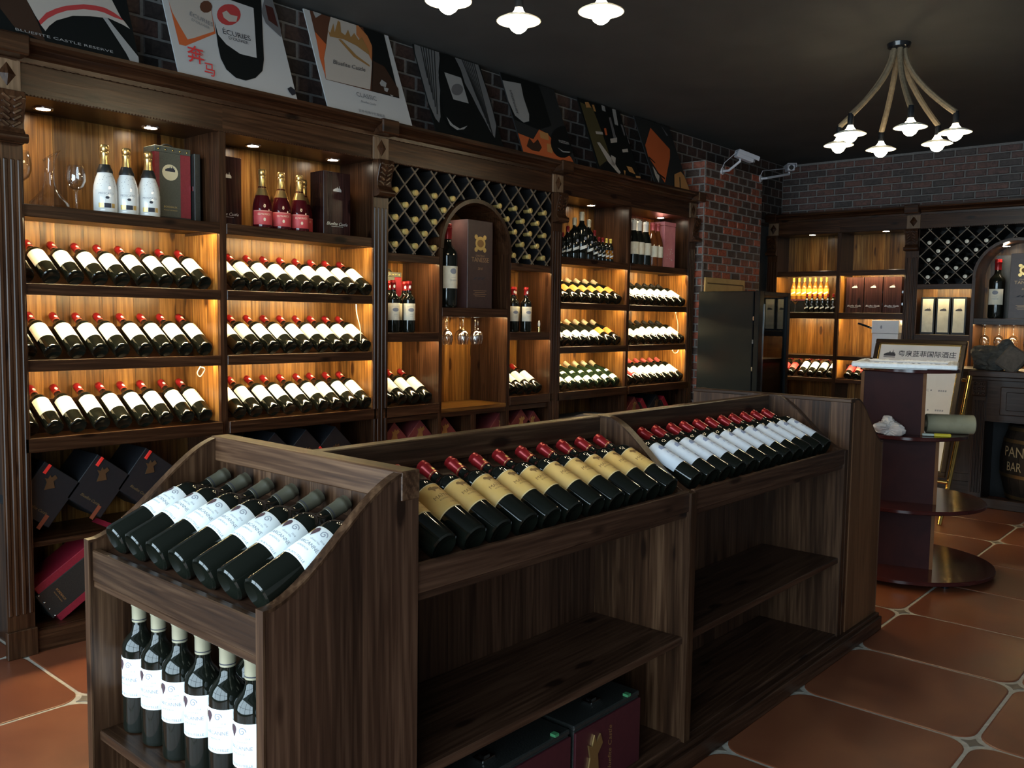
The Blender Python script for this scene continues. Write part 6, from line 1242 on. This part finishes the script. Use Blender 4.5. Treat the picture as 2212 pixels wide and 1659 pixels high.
p.text('benma1', 0.078, 0.092, 0.100, REDINK, 0, 'calligraphy', 0.085); p.text('benma2', 0.050, 0.140, 0.042, REDINK, 0, 'calligraphy', 0.062)
p = Poster(2.585, 3.115, HH, PW, 'white bordered poster reading Classic with castle label photo')
draw(p, 'P3', ('photo', 'photo', PBR), ('photo_dark', 'dark', PB), ('hand', 'hand', PL), ('ember', 'ember', PO), ('label_art', 'label', PC), ('label_glow', 'glow', PAM), ('castle_sketch', 'castle road', BRINK), ('cloth', 'brown', PU_), ('cork_glint', 'glint', PG), ('stones', 'st1 st2 st3', PL))
p.text('bluefite', 0.20, 0.195, 0.262, PINK_, 0.02); p.text('classic', 0.125, 0.256, 0.108, PGI); p.text('bluefite', 0.095, 0.257, 0.072, PGI); p.text('lanfei', 0.165, 0.262, 0.016, PGI)
p = Poster(3.285, 3.815, HH, PB, 'black poster with white wings around a bottle')
draw(p, 'P4', ('light_beam', 'beam', pm('beam', (0.055, 0.055, 0.06))), ('wing', 'wl', PWG), ('wing', 'wr', PWG), ('feather_lines', 'f0 f1 f2 f3 f4 f5 g0 g1 g2 g3 g4 g5 g6', PD), ('bottle', 'bottle', PB), ('capsule', 'capsule', PD), ('bottle_label', 'label', PL), ('seal', 'seal', PG), ('foot_glint', 'glint', PL))
p = Poster(3.985, 4.50, HH, PD, 'dark poster with slanted white label bottle above orange corks')
draw(p, 'P5', ('photo', 'photo', PBR), ('bottle', 'bottle', PB), ('bottle_label', 'label', PL), ('wine_glass_art', 'g1 g2', PO), ('table', 'table', PO), ('corks', 'c1 c2', PT), ('sprig', 'sprig', PU_), ('bottle_foot', 'foot', PB), ('foot_glint', 'smile', PL)); p.text('samn', 0.155, 0.045, 0.335, PINK_, math.pi/2+0.02); p.text('nattan', 0.10, 0.442, 0.138, PL)
p = Poster(4.745, 5.235, HH, PB, 'black poster with several slanting bottles')
draw(p, 'P6', ('vineyard', 'vine', POL), ('capsules', 'k1 k2', PL), ('gold_capsules', 'k3 k4', PT), ('bottle_glints', 'h1 h2 h3', PG), ('bottle_labels', 'l1 l2 l3', PC), ('flutes', 's1 s2', PC), ('red_label', 'r1', PO), ('cork_pile', 'c1 c2 c3', PT))
p = Poster(5.42, 5.90, HH, PD, 'dark poster nearest the brick column, orange labelled bottle')
draw(p, 'P7', ('red_glow', 'maroon', PMA), ('bottle_label', 'label', PO), ('label_tip', 'tip', PC), ('label_streaks', 'streak streak2', PB), ('bottle_glint', 'gl', PG), ('neck_glint', 'neck', PG), ('boxes', 'bx', PT), ('box_gap', 'gap', PB))
